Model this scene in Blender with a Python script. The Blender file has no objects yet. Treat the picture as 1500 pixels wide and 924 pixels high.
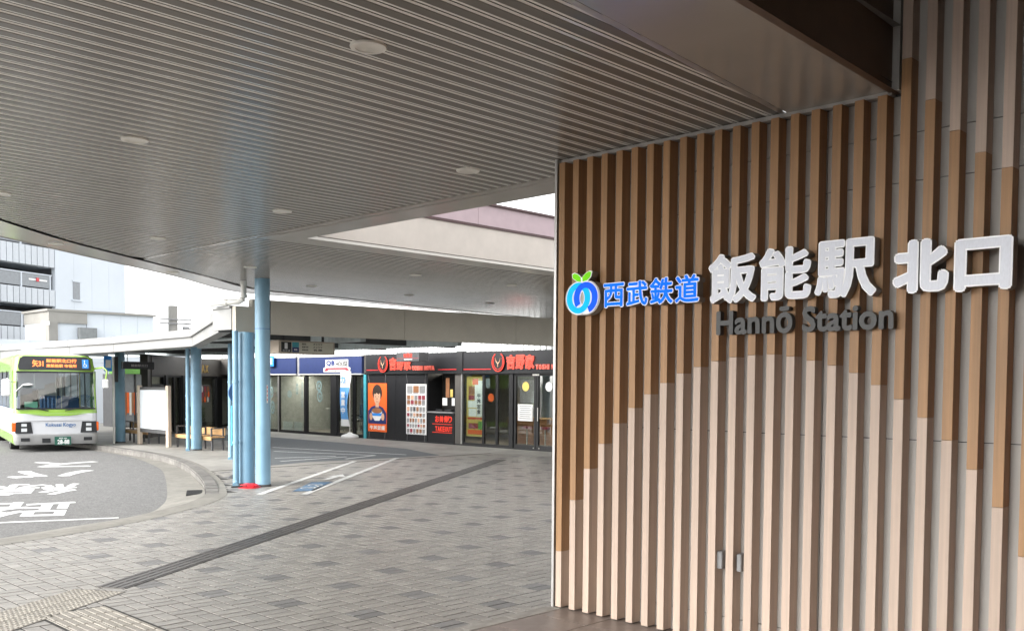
import bpy, bmesh, math, random
from mathutils import Matrix, Vector
random.seed(7)
S = bpy.context.scene
COL = S.collection
R = math.radians

# ------------------------------------------------------------------ camera
cd = bpy.data.cameras.new('camera'); cam = bpy.data.objects.new('camera', cd); COL.objects.link(cam); S.camera = cam
cd.sensor_fit = 'HORIZONTAL'; cd.sensor_width = 36.0
cd.lens = 1398.57/1500*36; cd.shift_y = (624.15-462)/1500; cd.shift_x = 0
cd.clip_start = 0.05; cd.clip_end = 2000
yaw, pit, rol = R(44.389), R(-2.475), R(0.426)
fw = Vector((math.cos(yaw)*math.cos(pit), math.sin(yaw)*math.cos(pit), math.sin(pit)))
rt = Vector((math.sin(yaw), -math.cos(yaw), 0)); up = rt.cross(fw)
r2 = math.cos(rol)*rt + math.sin(rol)*up; u2 = -math.sin(rol)*rt + math.cos(rol)*up
cm = Matrix((r2, u2, -fw)).transposed().to_4x4(); cm.translation = (0, 0, 2.2)
cam.matrix_world = cm

# ------------------------------------------------------------------ sky, sun, exposure
SUN_EL, SUN_AZ = R(32), R(172)          # azimuth as the angle from +X of the direction to the sun
w = bpy.data.worlds.new('World'); S.world = w; w.use_nodes = True
nt = w.node_tree; bg = nt.nodes['Background']
sky = nt.nodes.new('ShaderNodeTexSky'); sky.sky_type = 'NISHITA'; sky.sun_disc = False
sky.sun_elevation = SUN_EL; sky.sun_rotation = R(90)-SUN_AZ
sky.air_density = 1.0; sky.dust_density = 1.5; sky.ozone_density = 1.0
hs = nt.nodes.new('ShaderNodeHueSaturation'); hs.inputs['Saturation'].default_value = 0.1
nt.links.new(sky.outputs[0], hs.inputs['Color']); nt.links.new(hs.outputs[0], bg.inputs['Color'])
bg.inputs['Strength'].default_value = 0.15
sl = bpy.data.lights.new('sun', 'SUN'); sl.energy = 0.95; sl.angle = R(40); sl.color = (1, 0.97, 0.92)
so = bpy.data.objects.new('sun', sl); COL.objects.link(so)
sd = Vector((math.cos(SUN_EL)*math.cos(SUN_AZ), math.cos(SUN_EL)*math.sin(SUN_AZ), math.sin(SUN_EL)))
so.rotation_euler = sd.to_track_quat('Z', 'Y').to_euler()
so.location = (0, 10, 30)
vs = S.view_settings; vs.view_transform = 'Standard'; vs.look = 'None'; vs.exposure = 2.1; vs.gamma = 1.0; vs.use_curve_mapping = False

# ------------------------------------------------------------------ materials
MATS = {}
def mat(name, col, rough=0.6, metal=0.0, var=0.12, scale=6.0, bump=0.0, bscale=60.0, emit=0.0, spec=0.5,
        stretch=None, rand=0.0, attr=None, coat=0.0, dirt=0.0):
    """Principled material with two octaves of procedural colour variation and optional relief."""
    if name in MATS: return MATS[name]
    m = bpy.data.materials.new(name); m.use_nodes = True; t = m.node_tree; N = t.nodes; Lk = t.links
    p = N['Principled BSDF']
    p.inputs['Roughness'].default_value = rough; p.inputs['Metallic'].default_value = metal
    p.inputs['Specular IOR Level'].default_value = spec; p.inputs['Coat Weight'].default_value = coat
    tc = N.new('ShaderNodeTexCoord'); mp = N.new('ShaderNodeMapping')
    Lk.new(tc.outputs['Object'], mp.inputs['Vector'])
    if stretch: mp.inputs['Scale'].default_value = stretch
    n1 = N.new('ShaderNodeTexNoise'); n1.inputs['Scale'].default_value = scale; n1.inputs['Detail'].default_value = 5
    Lk.new(mp.outputs[0], n1.inputs['Vector'])
    mr = N.new('ShaderNodeMapRange'); mr.inputs[1].default_value = 0.3; mr.inputs[2].default_value = 0.7
    mr.inputs[3].default_value = 1-var; mr.inputs[4].default_value = 1+var
    Lk.new(n1.outputs[0], mr.inputs[0])
    val = mr.outputs[0]
    if rand:
        if attr:
            a = N.new('ShaderNodeAttribute'); a.attribute_name = attr; rs = a.outputs['Fac']
        else:
            a = N.new('ShaderNodeObjectInfo'); rs = a.outputs['Random']
        m2 = N.new('ShaderNodeMapRange'); m2.inputs[3].default_value = 1-rand; m2.inputs[4].default_value = 1+rand
        Lk.new(rs, m2.inputs[0]); mu = N.new('ShaderNodeMath'); mu.operation = 'MULTIPLY'
        Lk.new(val, mu.inputs[0]); Lk.new(m2.outputs[0], mu.inputs[1]); val = mu.outputs[0]
    if dirt:
        n3 = N.new('ShaderNodeTexNoise'); n3.inputs['Scale'].default_value = scale*0.17; n3.inputs['Detail'].default_value = 7
        n3.inputs['Roughness'].default_value = 0.65; Lk.new(mp.outputs[0], n3.inputs['Vector'])
        m3 = N.new('ShaderNodeMapRange'); m3.inputs[1].default_value = 0.42; m3.inputs[2].default_value = 0.62
        m3.inputs[3].default_value = 1-dirt; m3.inputs[4].default_value = 1.0
        Lk.new(n3.outputs[0], m3.inputs[0]); mu = N.new('ShaderNodeMath'); mu.operation = 'MULTIPLY'
        Lk.new(val, mu.inputs[0]); Lk.new(m3.outputs[0], mu.inputs[1]); val = mu.outputs[0]
    vm = N.new('ShaderNodeVectorMath'); vm.operation = 'SCALE'; vm.inputs[0].default_value = col
    Lk.new(val, vm.inputs['Scale']); Lk.new(vm.outputs[0], p.inputs['Base Color'])
    if bump:
        n2 = N.new('ShaderNodeTexNoise'); n2.inputs['Scale'].default_value = bscale; n2.inputs['Detail'].default_value = 4
        Lk.new(mp.outputs[0], n2.inputs['Vector'])
        b = N.new('ShaderNodeBump'); b.inputs['Strength'].default_value = bump; b.inputs['Distance'].default_value = 0.01
        Lk.new(n2.outputs[0], b.inputs['Height']); Lk.new(b.outputs[0], p.inputs['Normal'])
    if emit:
        p.inputs['Emission Color'].default_value = (*col, 1); p.inputs['Emission Strength'].default_value = emit
    MATS[name] = m; return m

def glass(name, tint=(0.8, 0.85, 0.85), refl=1.0, r0=0.05):
    if name in MATS: return MATS[name]
    m = bpy.data.materials.new(name); m.use_nodes = True; t = m.node_tree; N = t.nodes; Lk = t.links
    N.remove(N['Principled BSDF'])
    tr = N.new('ShaderNodeBsdfTransparent'); tr.inputs[0].default_value = (*tint, 1)
    gl = N.new('ShaderNodeBsdfGlossy'); gl.inputs['Roughness'].default_value = 0.015
    gl.inputs['Color'].default_value = (refl, refl, refl, 1)
    # Schlick reflectance from the surface normal, the same from either side of the pane
    ge = N.new('ShaderNodeNewGeometry'); dt = N.new('ShaderNodeVectorMath'); dt.operation = 'DOT_PRODUCT'
    Lk.new(ge.outputs['Normal'], dt.inputs[0]); Lk.new(ge.outputs['Incoming'], dt.inputs[1])
    def mth(op, a, b=None):
        q = N.new('ShaderNodeMath'); q.operation = op
        for i_, v_ in enumerate((a, b)):
            if v_ is None: continue
            if isinstance(v_, (int, float)): q.inputs[i_].default_value = v_
            else: Lk.new(v_, q.inputs[i_])
        return q.outputs[0]
    p5 = mth('POWER', mth('SUBTRACT', 1.0, mth('ABSOLUTE', dt.outputs['Value'])), 5.0)
    fac = mth('ADD', mth('MULTIPLY', p5, 1.0-r0), r0)
    mx = N.new('ShaderNodeMixShader'); Lk.new(fac, mx.inputs[0]); Lk.new(tr.outputs[0], mx.inputs[1]); Lk.new(gl.outputs[0], mx.inputs[2])
    Lk.new(mx.outputs[0], N['Material Output'].inputs['Surface'])
    MATS[name] = m; return m

def wood(name, col, rough=0.5, grain=0.15):
    """Printed wood-grain laminate: long streaks along Z."""
    return mat(name, col, rough, var=grain, scale=42, stretch=(1, 1, 0.025), bump=0.08, bscale=180, rand=0.07, dirt=0.10)

M = dict(
 brown=wood('brown_laminate', (0.39, 0.215, 0.095)), pale=wood('pale_laminate', (0.54, 0.415, 0.33), grain=0.09),
 panel=mat('wall_panel_grey', (0.45, 0.435, 0.41), 0.5, var=0.05, scale=2, dirt=0.08),
 alu=mat('aluminium_trim', (0.5, 0.49, 0.47), 0.35, 0.7, var=0.06),
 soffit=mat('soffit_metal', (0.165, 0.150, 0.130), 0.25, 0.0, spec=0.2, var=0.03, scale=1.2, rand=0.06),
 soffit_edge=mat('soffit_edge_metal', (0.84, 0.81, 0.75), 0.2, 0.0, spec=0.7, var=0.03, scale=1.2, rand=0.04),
 trim=mat('trim_metal', (0.43, 0.40, 0.36), 0.22, 0.2, var=0.04, scale=1.5, dirt=0.06),
 black=mat('groove_black', (0.012, 0.011, 0.010), 0.8),
 bronze=mat('bronze_fascia', (0.13, 0.082, 0.052), 0.45, 0.3, var=0.08),
 beige=mat('beige_panel', (0.60, 0.54, 0.48), 0.7, var=0.04, dirt=0.06), pink=mat('mauve_panel', (0.45, 0.34, 0.36), 0.5, var=0.05),
 maroon=mat('maroon_trim', (0.06, 0.02, 0.02), 0.5),
 olive=mat('fascia_olive_grey', (0.50, 0.47, 0.40), 0.6, var=0.05, scale=2, dirt=0.14),
 whitef=mat('canopy_white', (0.27, 0.27, 0.262), 0.55, var=0.05, scale=1.5, dirt=0.14),
 dsoff=mat('dark_soffit', (0.09, 0.095, 0.095), 0.6), beam=mat('pale_beam', (0.5, 0.56, 0.56), 0.5),
 blue=mat('blue_paint', (0.21, 0.375, 0.50), 0.38, var=0.07, scale=3, bump=0.02, bscale=30, dirt=0.12),
 asphalt=mat('asphalt', (0.175, 0.172, 0.166), 0.85, var=0.38, scale=34, bump=0.6, bscale=140, dirt=0.15),
 asph2=mat('asphalt_lane', (0.125, 0.14, 0.15), 0.8, var=0.2, scale=40, bump=0.4, bscale=150, dirt=0.12),
 concrete=mat('apron_concrete', (0.24, 0.228, 0.2), 0.85, var=0.12, scale=8, bump=0.25, bscale=120, dirt=0.2),
 kerb=mat('kerb_stone', (0.19, 0.18, 0.165), 0.85, var=0.2, scale=9, bump=0.4, bscale=80, rand=0.12, dirt=0.3),
 joint=mat('joint_sand', (0.035, 0.033, 0.03), 0.95, var=0.3, scale=12),
 paver=mat('paver_grey', (0.305, 0.285, 0.257), 0.38, var=0.16, scale=26, bump=0.3, bscale=220, rand=0.09, dirt=0.22),
 paverD=mat('paver_dark', (0.175, 0.17, 0.163), 0.48, var=0.16, scale=26, bump=0.3, bscale=220, rand=0.15),
 paverA=mat('paver_grey_field', (0.305, 0.285, 0.257), 0.38, var=0.16, scale=26, bump=0.3, bscale=220, rand=0.09, attr='tint', dirt=0.22),
 paverDA=mat('paver_dark_field', (0.175, 0.17, 0.163), 0.48, var=0.16, scale=26, bump=0.3, bscale=220, rand=0.15, attr='tint'),
 walk=mat('walkway_concrete', (0.34, 0.325, 0.295), 0.6, var=0.14, scale=3, bump=0.15, bscale=90, dirt=0.25),
 tile=mat('floor_tile', (0.235, 0.19, 0.165), 0.42, var=0.1, scale=12, bump=0.05, bscale=90, rand=0.08, dirt=0.15),
 edging=mat('edge_stone', (0.31, 0.29, 0.26), 0.75, var=0.18, scale=10, bump=0.2, bscale=90, rand=0.1, dirt=0.2),
 tactD=mat('tactile_dark', (0.085, 0.078, 0.072), 0.45, var=0.15, scale=10, rand=0.15), tactL=mat('tactile_cream', (0.31, 0.285, 0.245), 0.55, var=0.1, scale=8, rand=0.06, dirt=0.2),
 paint=mat('road_paint', (0.72, 0.72, 0.70), 0.6, var=0.10, scale=22, dirt=0.22),
 bpaint=mat('blue_road_paint', (0.13, 0.24, 0.38), 0.6, var=0.3, scale=14, dirt=0.4),
 white=mat('white_paint', (0.76, 0.76, 0.75), 0.4, var=0.03), offw=mat('off_white_plastic', (0.66, 0.65, 0.61), 0.4, var=0.04),
 buswhite=mat('bus_white', (0.58, 0.59, 0.61), 0.18, var=0.03, coat=0.5, scale=1.5, dirt=0.06), busgreen=mat('bus_green', (0.27, 0.46, 0.07), 0.2, var=0.04, coat=0.5),
 silver=mat('bumper_silver', (0.42, 0.42, 0.42), 0.35, 0.4, var=0.06), dark=mat('dark_plastic', (0.02, 0.021, 0.023), 0.4, var=0.2),
 rubber=mat('rubber', (0.018, 0.018, 0.018), 0.8), dgrey=mat('dark_grey', (0.07, 0.07, 0.072), 0.55, var=0.15), mgrey=mat('mid_grey', (0.25, 0.25, 0.25), 0.6),
 amber=mat('amber_lens', (0.75, 0.13, 0.02), 0.2), lens=mat('lamp_lens', (0.75, 0.78, 0.8), 0.08, 0.3),
 led=mat('led_orange', (1.0, 0.22, 0.05), 0.5, emit=0.35), plate=mat('plate_green', (0.02, 0.10, 0.07), 0.4),
 sblue=mat('badge_blue', (0.03, 0.25, 0.72), 0.4), ink=mat('ink_blue', (0.03, 0.12, 0.3), 0.5), mint=mat('mint_card', (0.25, 0.6, 0.42), 0.6),
 glass=glass('clear_glass'), glassd=glass('shop_glass', (0.84, 0.88, 0.86), r0=0.11), busglass=glass('bus_glass', (0.5, 0.57, 0.57), r0=0.1),
 facade=mat('black_cladding', (0.012, 0.012, 0.014), 0.4, var=0.15, scale=2), frame=mat('black_frame', (0.016, 0.016, 0.017), 0.4),
 bluesign=mat('blue_fascia', (0.016, 0.03, 0.11), 0.45, var=0.06), navy=mat('navy', (0.015, 0.03, 0.14), 0.5),
 red=mat('red_lit', (0.72, 0.045, 0.025), 0.4, emit=0.08), redp=mat('red_plastic', (0.5, 0.02, 0.03), 0.35, var=0.15, bump=0.2, bscale=25),
 redpale=mat('red_pale_lit', (0.72, 0.14, 0.10), 0.4, emit=0.06),
 redline=mat('red_strip', (0.55, 0.03, 0.03), 0.4), orange=mat('poster_orange', (0.80, 0.13, 0.02), 0.5, var=0.06), skin=mat('print_skin', (0.62, 0.36, 0.23), 0.6), hair=mat('print_hair', (0.03, 0.018, 0.012), 0.6),
 yellow=mat('poster_yellow', (0.60, 0.46, 0.12), 0.5), food=mat('print_food', (0.28, 0.12, 0.05), 0.6), green=mat('print_green', (0.12, 0.3, 0.06), 0.6),
 teal=mat('teal_plastic', (0.06, 0.34, 0.40), 0.45), ltblue=mat('flag_blue', (0.12, 0.34, 0.68), 0.7, var=0.06), maroonp=mat('maroon_print', (0.28, 0.03, 0.05), 0.5),
 signbeige=mat('sign_box_beige', (0.48, 0.40, 0.32), 0.5, var=0.05), signface=mat('sign_face', (0.62, 0.59, 0.48), 0.5, var=0.04), text=mat('print_black', (0.02, 0.02, 0.02), 0.5),
 sticker=mat('faded_sticker', (0.16, 0.24, 0.24), 0.5),
 lamp=mat('added_panel_glow', (1.0, 0.93, 0.8), 0.5, emit=5.0),  # glow of the fill panels added inside the shops
 gold=mat('gold_letters', (0.5, 0.34, 0.12), 0.35, 0.6), shopgrey=mat('shop_dark_grey', (0.085, 0.078, 0.07), 0.6, var=0.08),
 bench=mat('bench_wood', (0.48, 0.29, 0.13), 0.55, var=0.15, scale=14, stretch=(1, 0.1, 1), rand=0.1), whiteboard=mat('blank_board', (0.66, 0.70, 0.74), 0.3, var=0.02),
 bldg=mat('bldg_white', (0.60, 0.645, 0.69), 0.6, var=0.03, scale=0.5, dirt=0.08), bldg2=mat('bldg_ribbed', (0.52, 0.55, 0.58), 0.6, var=0.04, rand=0.04), bldgc=mat('bldg_concrete', (0.30, 0.29, 0.265), 0.75, var=0.08, scale=1, dirt=0.12),
 winglass=mat('window_dark', (0.17, 0.185, 0.20), 0.12, var=0.1), louvre=mat('grey_unit', (0.18, 0.19, 0.19), 0.6),
 intr=mat('interior_wall', (0.16, 0.13, 0.10), 0.8, var=0.1), intfl=mat('interior_floor', (0.16, 0.13, 0.1), 0.5), intw=mat('interior_white', (0.5, 0.5, 0.48), 0.7),
 letgrey=mat('letter_dark_grey', (0.05, 0.05, 0.048), 0.45), letside=mat('letter_return', (0.30, 0.28, 0.26), 0.4, 0.4), letwhite=mat('letter_border', (0.80, 0.80, 0.80), 0.4, emit=0.06),
 letface=mat('letter_face_lit', (0.58, 0.60, 0.66), 0.3, var=0.05, scale=90, stretch=(1, 1, 0.3), emit=0.04), logoblue=mat('logo_blue_lit', (0.006, 0.15, 0.85), 0.6, spec=0.08, emit=0.16),
 cyan=mat('logo_cyan_lit', (0.01, 0.42, 0.75), 0.6, spec=0.08, emit=0.14), indigo=mat('logo_indigo_lit', (0.012, 0.10, 0.75), 0.6, spec=0.08, emit=0.14), lime=mat('logo_green_lit', (0.17, 0.6, 0.015), 0.6, spec=0.08, emit=0.12),
 lampw=mat('downlight_ring', (0.78, 0.76, 0.70), 0.4), lampin=mat('downlight_reflector', (0.75, 0.73, 0.66), 0.35, 0.1), skin2=mat('curtain', (0.3, 0.12, 0.1), 0.8),
 grate=mat('cast_iron', (0.05, 0.05, 0.05), 0.6, 0.5), wire=mat('wire', (0.05, 0.05, 0.05), 0.6), corr=mat('white_corrugated', (0.72, 0.74, 0.73), 0.5, var=0.04),
)

# ------------------------------------------------------------------ mesh helpers
class MB:
    def __init__(s): s.v = []; s.f = []; s.m = []
    def quad(s, *p, m=0):
        n = len(s.v); s.v += [tuple(q) for q in p]; s.f.append(tuple(range(n, n+len(p)))); s.m.append(m); return s
    def box(s, x0, x1, y0, y1, z0, z1, m=0, ch=0.0):
        if ch:
            return s.cbox(x0, x1, y0, y1, z0, z1, ch, m)
        n = len(s.v)
        s.v += [(x0,y0,z0),(x1,y0,z0),(x1,y1,z0),(x0,y1,z0),(x0,y0,z1),(x1,y0,z1),(x1,y1,z1),(x0,y1,z1)]
        for f in ((0,3,2,1),(4,5,6,7),(0,1,5,4),(1,2,6,5),(2,3,7,6),(3,0,4,7)):
            s.f.append(tuple(n+i for i in f)); s.m.append(m)
        return s
    def cbox(s, x0, x1, y0, y1, z0, z1, c, m=0):
        b = bmesh.new(); bmesh.ops.create_cube(b, size=1)
        for v in b.verts:
            v.co = ((x0+x1)/2+v.co.x*(x1-x0), (y0+y1)/2+v.co.y*(y1-y0), (z0+z1)/2+v.co.z*(z1-z0))
        bmesh.ops.bevel(b, geom=list(b.edges), offset=c, segments=1, affect='EDGES')
        return s.bm(b, m)
    def bm(s, b, m=0):
        n = len(s.v); b.verts.index_update(); s.v += [tuple(v.co) for v in b.verts]
        for f in b.faces: s.f.append(tuple(n+v.index for v in f.verts)); s.m.append(m)
        b.free(); return s
    def prism(s, poly, z0, z1, m=0, cap=True):
        n = len(s.v); k = len(poly)
        s.v += [(x, y, z0) for x, y in poly] + [(x, y, z1) for x, y in poly]
        for i in range(k):
            j = (i+1) % k; s.f.append((n+i, n+j, n+k+j, n+k+i)); s.m.append(m)
        if cap:
            s.f.append(tuple(n+i for i in reversed(range(k)))); s.m.append(m)
            s.f.append(tuple(n+k+i for i in range(k))); s.m.append(m)
        return s
    def tube(s, pts, r, seg=12, m=0, cap=True):
        pts = [Vector(p) for p in pts]; rings = []
        rr = r if isinstance(r, (list, tuple)) else [r]*len(pts)
        for i, p in enumerate(pts):
            d = (pts[min(i+1, len(pts)-1)]-pts[max(i-1, 0)]).normalized()
            a = Vector((0, 0, 1)) if abs(d.z) < 0.9 else Vector((1, 0, 0))
            u = d.cross(a).normalized(); w_ = d.cross(u)
            n = len(s.v)
            s.v += [tuple(p+rr[i]*(math.cos(t)*u+math.sin(t)*w_)) for t in [2*math.pi*k/seg for k in range(seg)]]
            rings.append(n)
        for a, b in zip(rings, rings[1:]):
            for k in range(seg):
                s.f.append((a+k, a+(k+1) % seg, b+(k+1) % seg, b+k)); s.m.append(m)
        if cap:
            s.f.append(tuple(rings[0]+k for k in range(seg))); s.m.append(m)
            s.f.append(tuple(rings[-1]+k for k in reversed(range(seg)))); s.m.append(m)
        return s
    def lathe(s, prof, c, seg=24, m=0):
        n = len(s.v)
        for r, z in prof:
            s.v += [(c[0]+r*math.cos(2*math.pi*k/seg), c[1]+r*math.sin(2*math.pi*k/seg), c[2]+z) for k in range(seg)]
        for i in range(len(prof)-1):
            for k in range(seg):
                s.f.append((n+i*seg+k, n+i*seg+(k+1) % seg, n+(i+1)*seg+(k+1) % seg, n+(i+1)*seg+k)); s.m.append(m)
        return s
    def mesh(s, name, mats, smooth=False):
        me = bpy.data.meshes.new(name); me.from_pydata(s.v, [], s.f)
        for q in (mats if isinstance(mats, (list, tuple)) else [mats]): me.materials.append(q)
        me.polygons.foreach_set('material_index', s.m)
        b = bmesh.new(); b.from_mesh(me); bmesh.ops.recalc_face_normals(b, faces=b.faces); b.to_mesh(me); b.free()
        if smooth:
            me.polygons.foreach_set('use_smooth', [True]*len(me.polygons)); me.set_sharp_from_angle(angle=R(35))
        me.update(); return me

def link(name, me, parent=None, mw=None):
    o = bpy.data.objects.new(name, me); COL.objects.link(o)
    if mw is not None: o.matrix_world = mw
    if parent is not None:
        o.parent = parent; o.matrix_parent_inverse = PW[parent.name].inverted()
    PW[o.name] = mw.copy() if mw is not None else Matrix()
    return o
PW = {}
def ob(name, mb, mats, parent=None, smooth=False): return link(name, mb.mesh(name, mats, smooth), parent)
def tag(o, label, cat, group=None, kind=None):
    if label: o['label'] = label
    if cat: o['category'] = cat
    if group: o['group'] = group
    if kind: o['kind'] = kind
    return o
def thing(name, label, cat, loc=(0, 0, 0), group=None):
    o = bpy.data.objects.new(name, None); COL.objects.link(o); o.location = loc; o.empty_display_size = 0.2
    PW[o.name] = Matrix.Translation(loc); return tag(o, label, cat, group)
def struct(o): o['kind'] = 'structure'; return o
def B(name, m, parent, *a, ch=0.0): return ob(name, MB().box(*a, ch=ch), m, parent)
def frameM(right, upv, org):
    r_, u_ = Vector(right).normalized(), Vector(upv).normalized(); n_ = r_.cross(u_)
    m_ = Matrix((r_, u_, n_)).transposed().to_4x4(); m_.translation = org; return m_

GC = {}
def glyph(ch):
    """Triangulated outline of one character, flat in XY, as (verts, faces, advance)."""
    if ch in GC: return GC[ch]
    c = bpy.data.curves.new('g', 'FONT'); c.body = ch; c.size = 1; c.resolution_u = 3
    o = bpy.data.objects.new('g', c); COL.objects.link(o)
    dg = bpy.context.evaluated_depsgraph_get(); me = bpy.data.meshes.new_from_object(o.evaluated_get(dg))
    v = [tuple(q.co)[:2] for q in me.vertices]; f = [tuple(p.vertices) for p in me.polygons]
    bpy.data.objects.remove(o); bpy.data.curves.remove(c); bpy.data.meshes.remove(me)
    GC[ch] = (v, f); return GC[ch]
def ginto(mb, ch, x0, y0, w_, h_, bold, z0, z1, T, m=0, keep=None, nb=8):
    """Add a character stretched into the box (x0,y0,w,h) with stroke weight grown by `bold`, extruded z0..z1, mapped by T."""
    v, f = glyph(ch)
    if not v: return
    if keep is None:
        xs = [a for a, b in v]; ys = [b for a, b in v]
        ax, ay, aw, ah = min(xs), min(ys), max(max(xs)-min(xs), 1e-4), max(max(ys)-min(ys), 1e-4)
        fx, fy = (w_-2*bold)/aw, (h_-2*bold)/ah
        P = [(x0+bold+(a-ax)*fx, y0+bold+(b-ay)*fy) for a, b in v]
    else:
        k, ax = keep; P = [(x0+(a-ax)*k, y0+b*k) for a, b in v]
    sh = [(0, 0)] if not bold else [(bold*math.cos(t), bold*math.sin(t)) for t in [2*math.pi*i/nb+0.39 for i in range(nb)]]
    ed = {}
    for q in f:
        for i in range(len(q)):
            e = (q[i], q[(i+1) % len(q)]); ed[e] = 1
    bd = [e for e in ed if (e[1], e[0]) not in ed]
    for i, (dx, dy) in enumerate(sh):
        zz = z1+i*0.00025
        n = len(mb.v)
        mb.v += [tuple(T @ Vector((a+dx, b+dy, zz))) for a, b in P]
        for q in f: mb.f.append(tuple(n+k for k in q)); mb.m.append(m)
        if z1-z0 > 0.004:
            n2 = len(mb.v); mb.v += [tuple(T @ Vector((a+dx, b+dy, z0))) for a, b in P]
            for a, b in bd: mb.f.append((n+a, n+b, n2+b, n2+a)); mb.m.append(m)
def line(mb, s, x0, y0, w_, h_, bold, z0, z1, T, m=0, nb=4):
    """A line of text laid with its natural spacing, fitted to width w and height h."""
    c = bpy.data.curves.new('g', 'FONT'); c.body = s; c.size = 1; c.resolution_u = 2
    o = bpy.data.objects.new('g', c); COL.objects.link(o)
    dg = bpy.context.evaluated_depsgraph_get(); me = bpy.data.meshes.new_from_object(o.evaluated_get(dg))
    GC[s] = ([tuple(q.co)[:2] for q in me.vertices], [tuple(p.vertices) for p in me.polygons])
    bpy.data.objects.remove(o); bpy.data.curves.remove(c); bpy.data.meshes.remove(me)
    ginto(mb, s, x0, y0, w_, h_, bold, z0, z1, T, m, nb=nb)
def letters(name, s, boxes, bold, z0, z1, T, m, parent, smooth=False, nb=8):
    for ch, (x, y, a, b) in zip(s, boxes):
        g = MB(); ginto(g, ch, x, y, a, b, bold, z0, z1, T, nb=nb); me = bpy.data.meshes.new(name); me.from_pydata(g.v, [], g.f); me.materials.append(m)
        yield link(name, me, parent)
def tmesh(name, g, m, parent):
    me = bpy.data.meshes.new(name); me.from_pydata(g.v, [], g.f)
    for q in (m if isinstance(m, (list, tuple)) else [m]): me.materials.append(q)
    me.polygons.foreach_set('material_index', g.m); return link(name, me, parent)
def lerp_curve(pts, y):
    """x on a polyline given as (x, y) with y rising."""
    if y <= pts[0][1]: return pts[0][0]
    for (xa, ya), (xb, yb) in zip(pts, pts[1:]):
        if y <= yb: return xa+(xb-xa)*(y-ya)/(yb-ya)
    return pts[-1][0]
def smoothline(pts, n=6):
    out = []
    for i in range(len(pts)-1):
        p0, p1, p2, p3 = pts[max(i-1, 0)], pts[i], pts[i+1], pts[min(i+2, len(pts)-1)]
        for k in range(n):
            t = k/n
            out.append(tuple(0.5*((2*p1[j])+(-p0[j]+p2[j])*t+(2*p0[j]-5*p1[j]+4*p2[j]-p3[j])*t*t+(-p0[j]+3*p1[j]-3*p2[j]+p3[j])*t**3) for j in range(2)))
    out.append(tuple(pts[-1])); return out

# ================================================================== GROUND
ZR = -0.13
Enear = [(-40, 6.5), (-12, 10.2), (-2, 12.55), (2.5, 13.75), (4.45, 14.3), (5.5, 14.64), (6.4, 15.07), (7.1, 15.5), (7.85, 16.06), (8.4, 16.5), (9.1, 17.3)]
Ekerb = [(9.1, 17.3), (9.95, 18.95), (10.95, 21.2), (12.1, 24.2), (12.9, 27.2), (13.2, 29.6), (13.35, 32.3), (13.45, 36), (13.55, 44), (13.6, 70)]
Gline = [(-40, 7.4), (-12, 11.0), (-2, 13.45), (2.5, 14.7), (4.77, 15.29), (5.84, 15.7), (6.9, 16.1), (7.64, 16.55), (8.21, 17.3), (8.95, 18.6), (10.54, 21.97), (11.7, 24.7), (12.6, 27.8), (13.0, 30), (13.2, 33), (13.35, 40), (13.5, 70)]
En, Ek, Gl = smoothline(Enear), smoothline(Ekerb), smoothline(Gline)
g = ob('ground', MB().quad((-600, -600, -0.4), (600, -600, -0.4), (600, 600, -0.4), (-600, 600, -0.4)), M['asphalt']); struct(g)
road = struct(ob('road', MB().quad(*[(x, y, ZR) for x, y in Gl], (-40, 70, ZR)), M['asphalt']))
# sloping concrete apron between the paving and the asphalt
ap = MB(); E_all = En + Ek[1:]; nE = len(E_all)
def Ez(i): return 0.0 if i < len(En) else max(ZR, -(i-len(En)+1)*0.012)
import bisect
def resample(pts, n):
    L_ = [0]
    for a, b in zip(pts, pts[1:]): L_.append(L_[-1]+math.hypot(b[0]-a[0], b[1]-a[1]))
    out = []
    for k in range(n):
        d = L_[-1]*k/(n-1); i = min(max(bisect.bisect_right(L_, d)-1, 0), len(pts)-2); t = (d-L_[i])/(L_[i+1]-L_[i])
        out.append((pts[i][0]+(pts[i+1][0]-pts[i][0])*t, pts[i][1]+(pts[i+1][1]-pts[i][1])*t))
    return out
for i in range(nE-1):
    def nearest(p): return min(Gl, key=lambda q: (q[0]-p[0])**2+(q[1]-p[1])**2)
    a, b = E_all[i], E_all[i+1]; c, d = nearest(b), nearest(a)
    if c == d: ap.quad((*a, Ez(i)), (*b, Ez(i+1)), (*c, ZR+0.003))
    else: ap.quad((*a, Ez(i)), (*b, Ez(i+1)), (*c, ZR+0.003), (*d, ZR+0.003))
struct(ob('apron', ap, M['concrete']))
# base sheet under the paving, then the smooth walkways
struct(ob('plaza_bed', MB().quad(*[(x, y, -0.0045) for x, y in E_all], (40, 70, -0.0045), (40, -14, -0.0045), (-40, -14, -0.0045)), M['joint']))
pave = struct(ob('plaza_pavement', MB().quad((21.45, 6.3, 0.0), (23.6, 6.3, 0.0), (23.6, 22.0, 0.0), (21.45, 22.0, 0.0)), M['walk']))
struct(ob('walkway', MB().quad(*[(x+0.32, y, 0.001) for x, y in Ek if y > 22.0], (40, 70, 0.001), (40, 22.0, 0.001), (11.75, 22.0, 0.001)), M['walk']))
lane = [(13.0, 22.25), (15.1, 22.75), (17.4, 22.45), (19.6, 22.3), (20.7, 25.3), (21.0, 29.5), (21.0, 36), (18.8, 41), (17.6, 41), (18.4, 33), (17.0, 28.5), (14.3, 25.2)]
struct(ob('cycle_lane', MB().quad(*[(x, y, 0.005) for x, y in lane]), M['asph2']))

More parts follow.
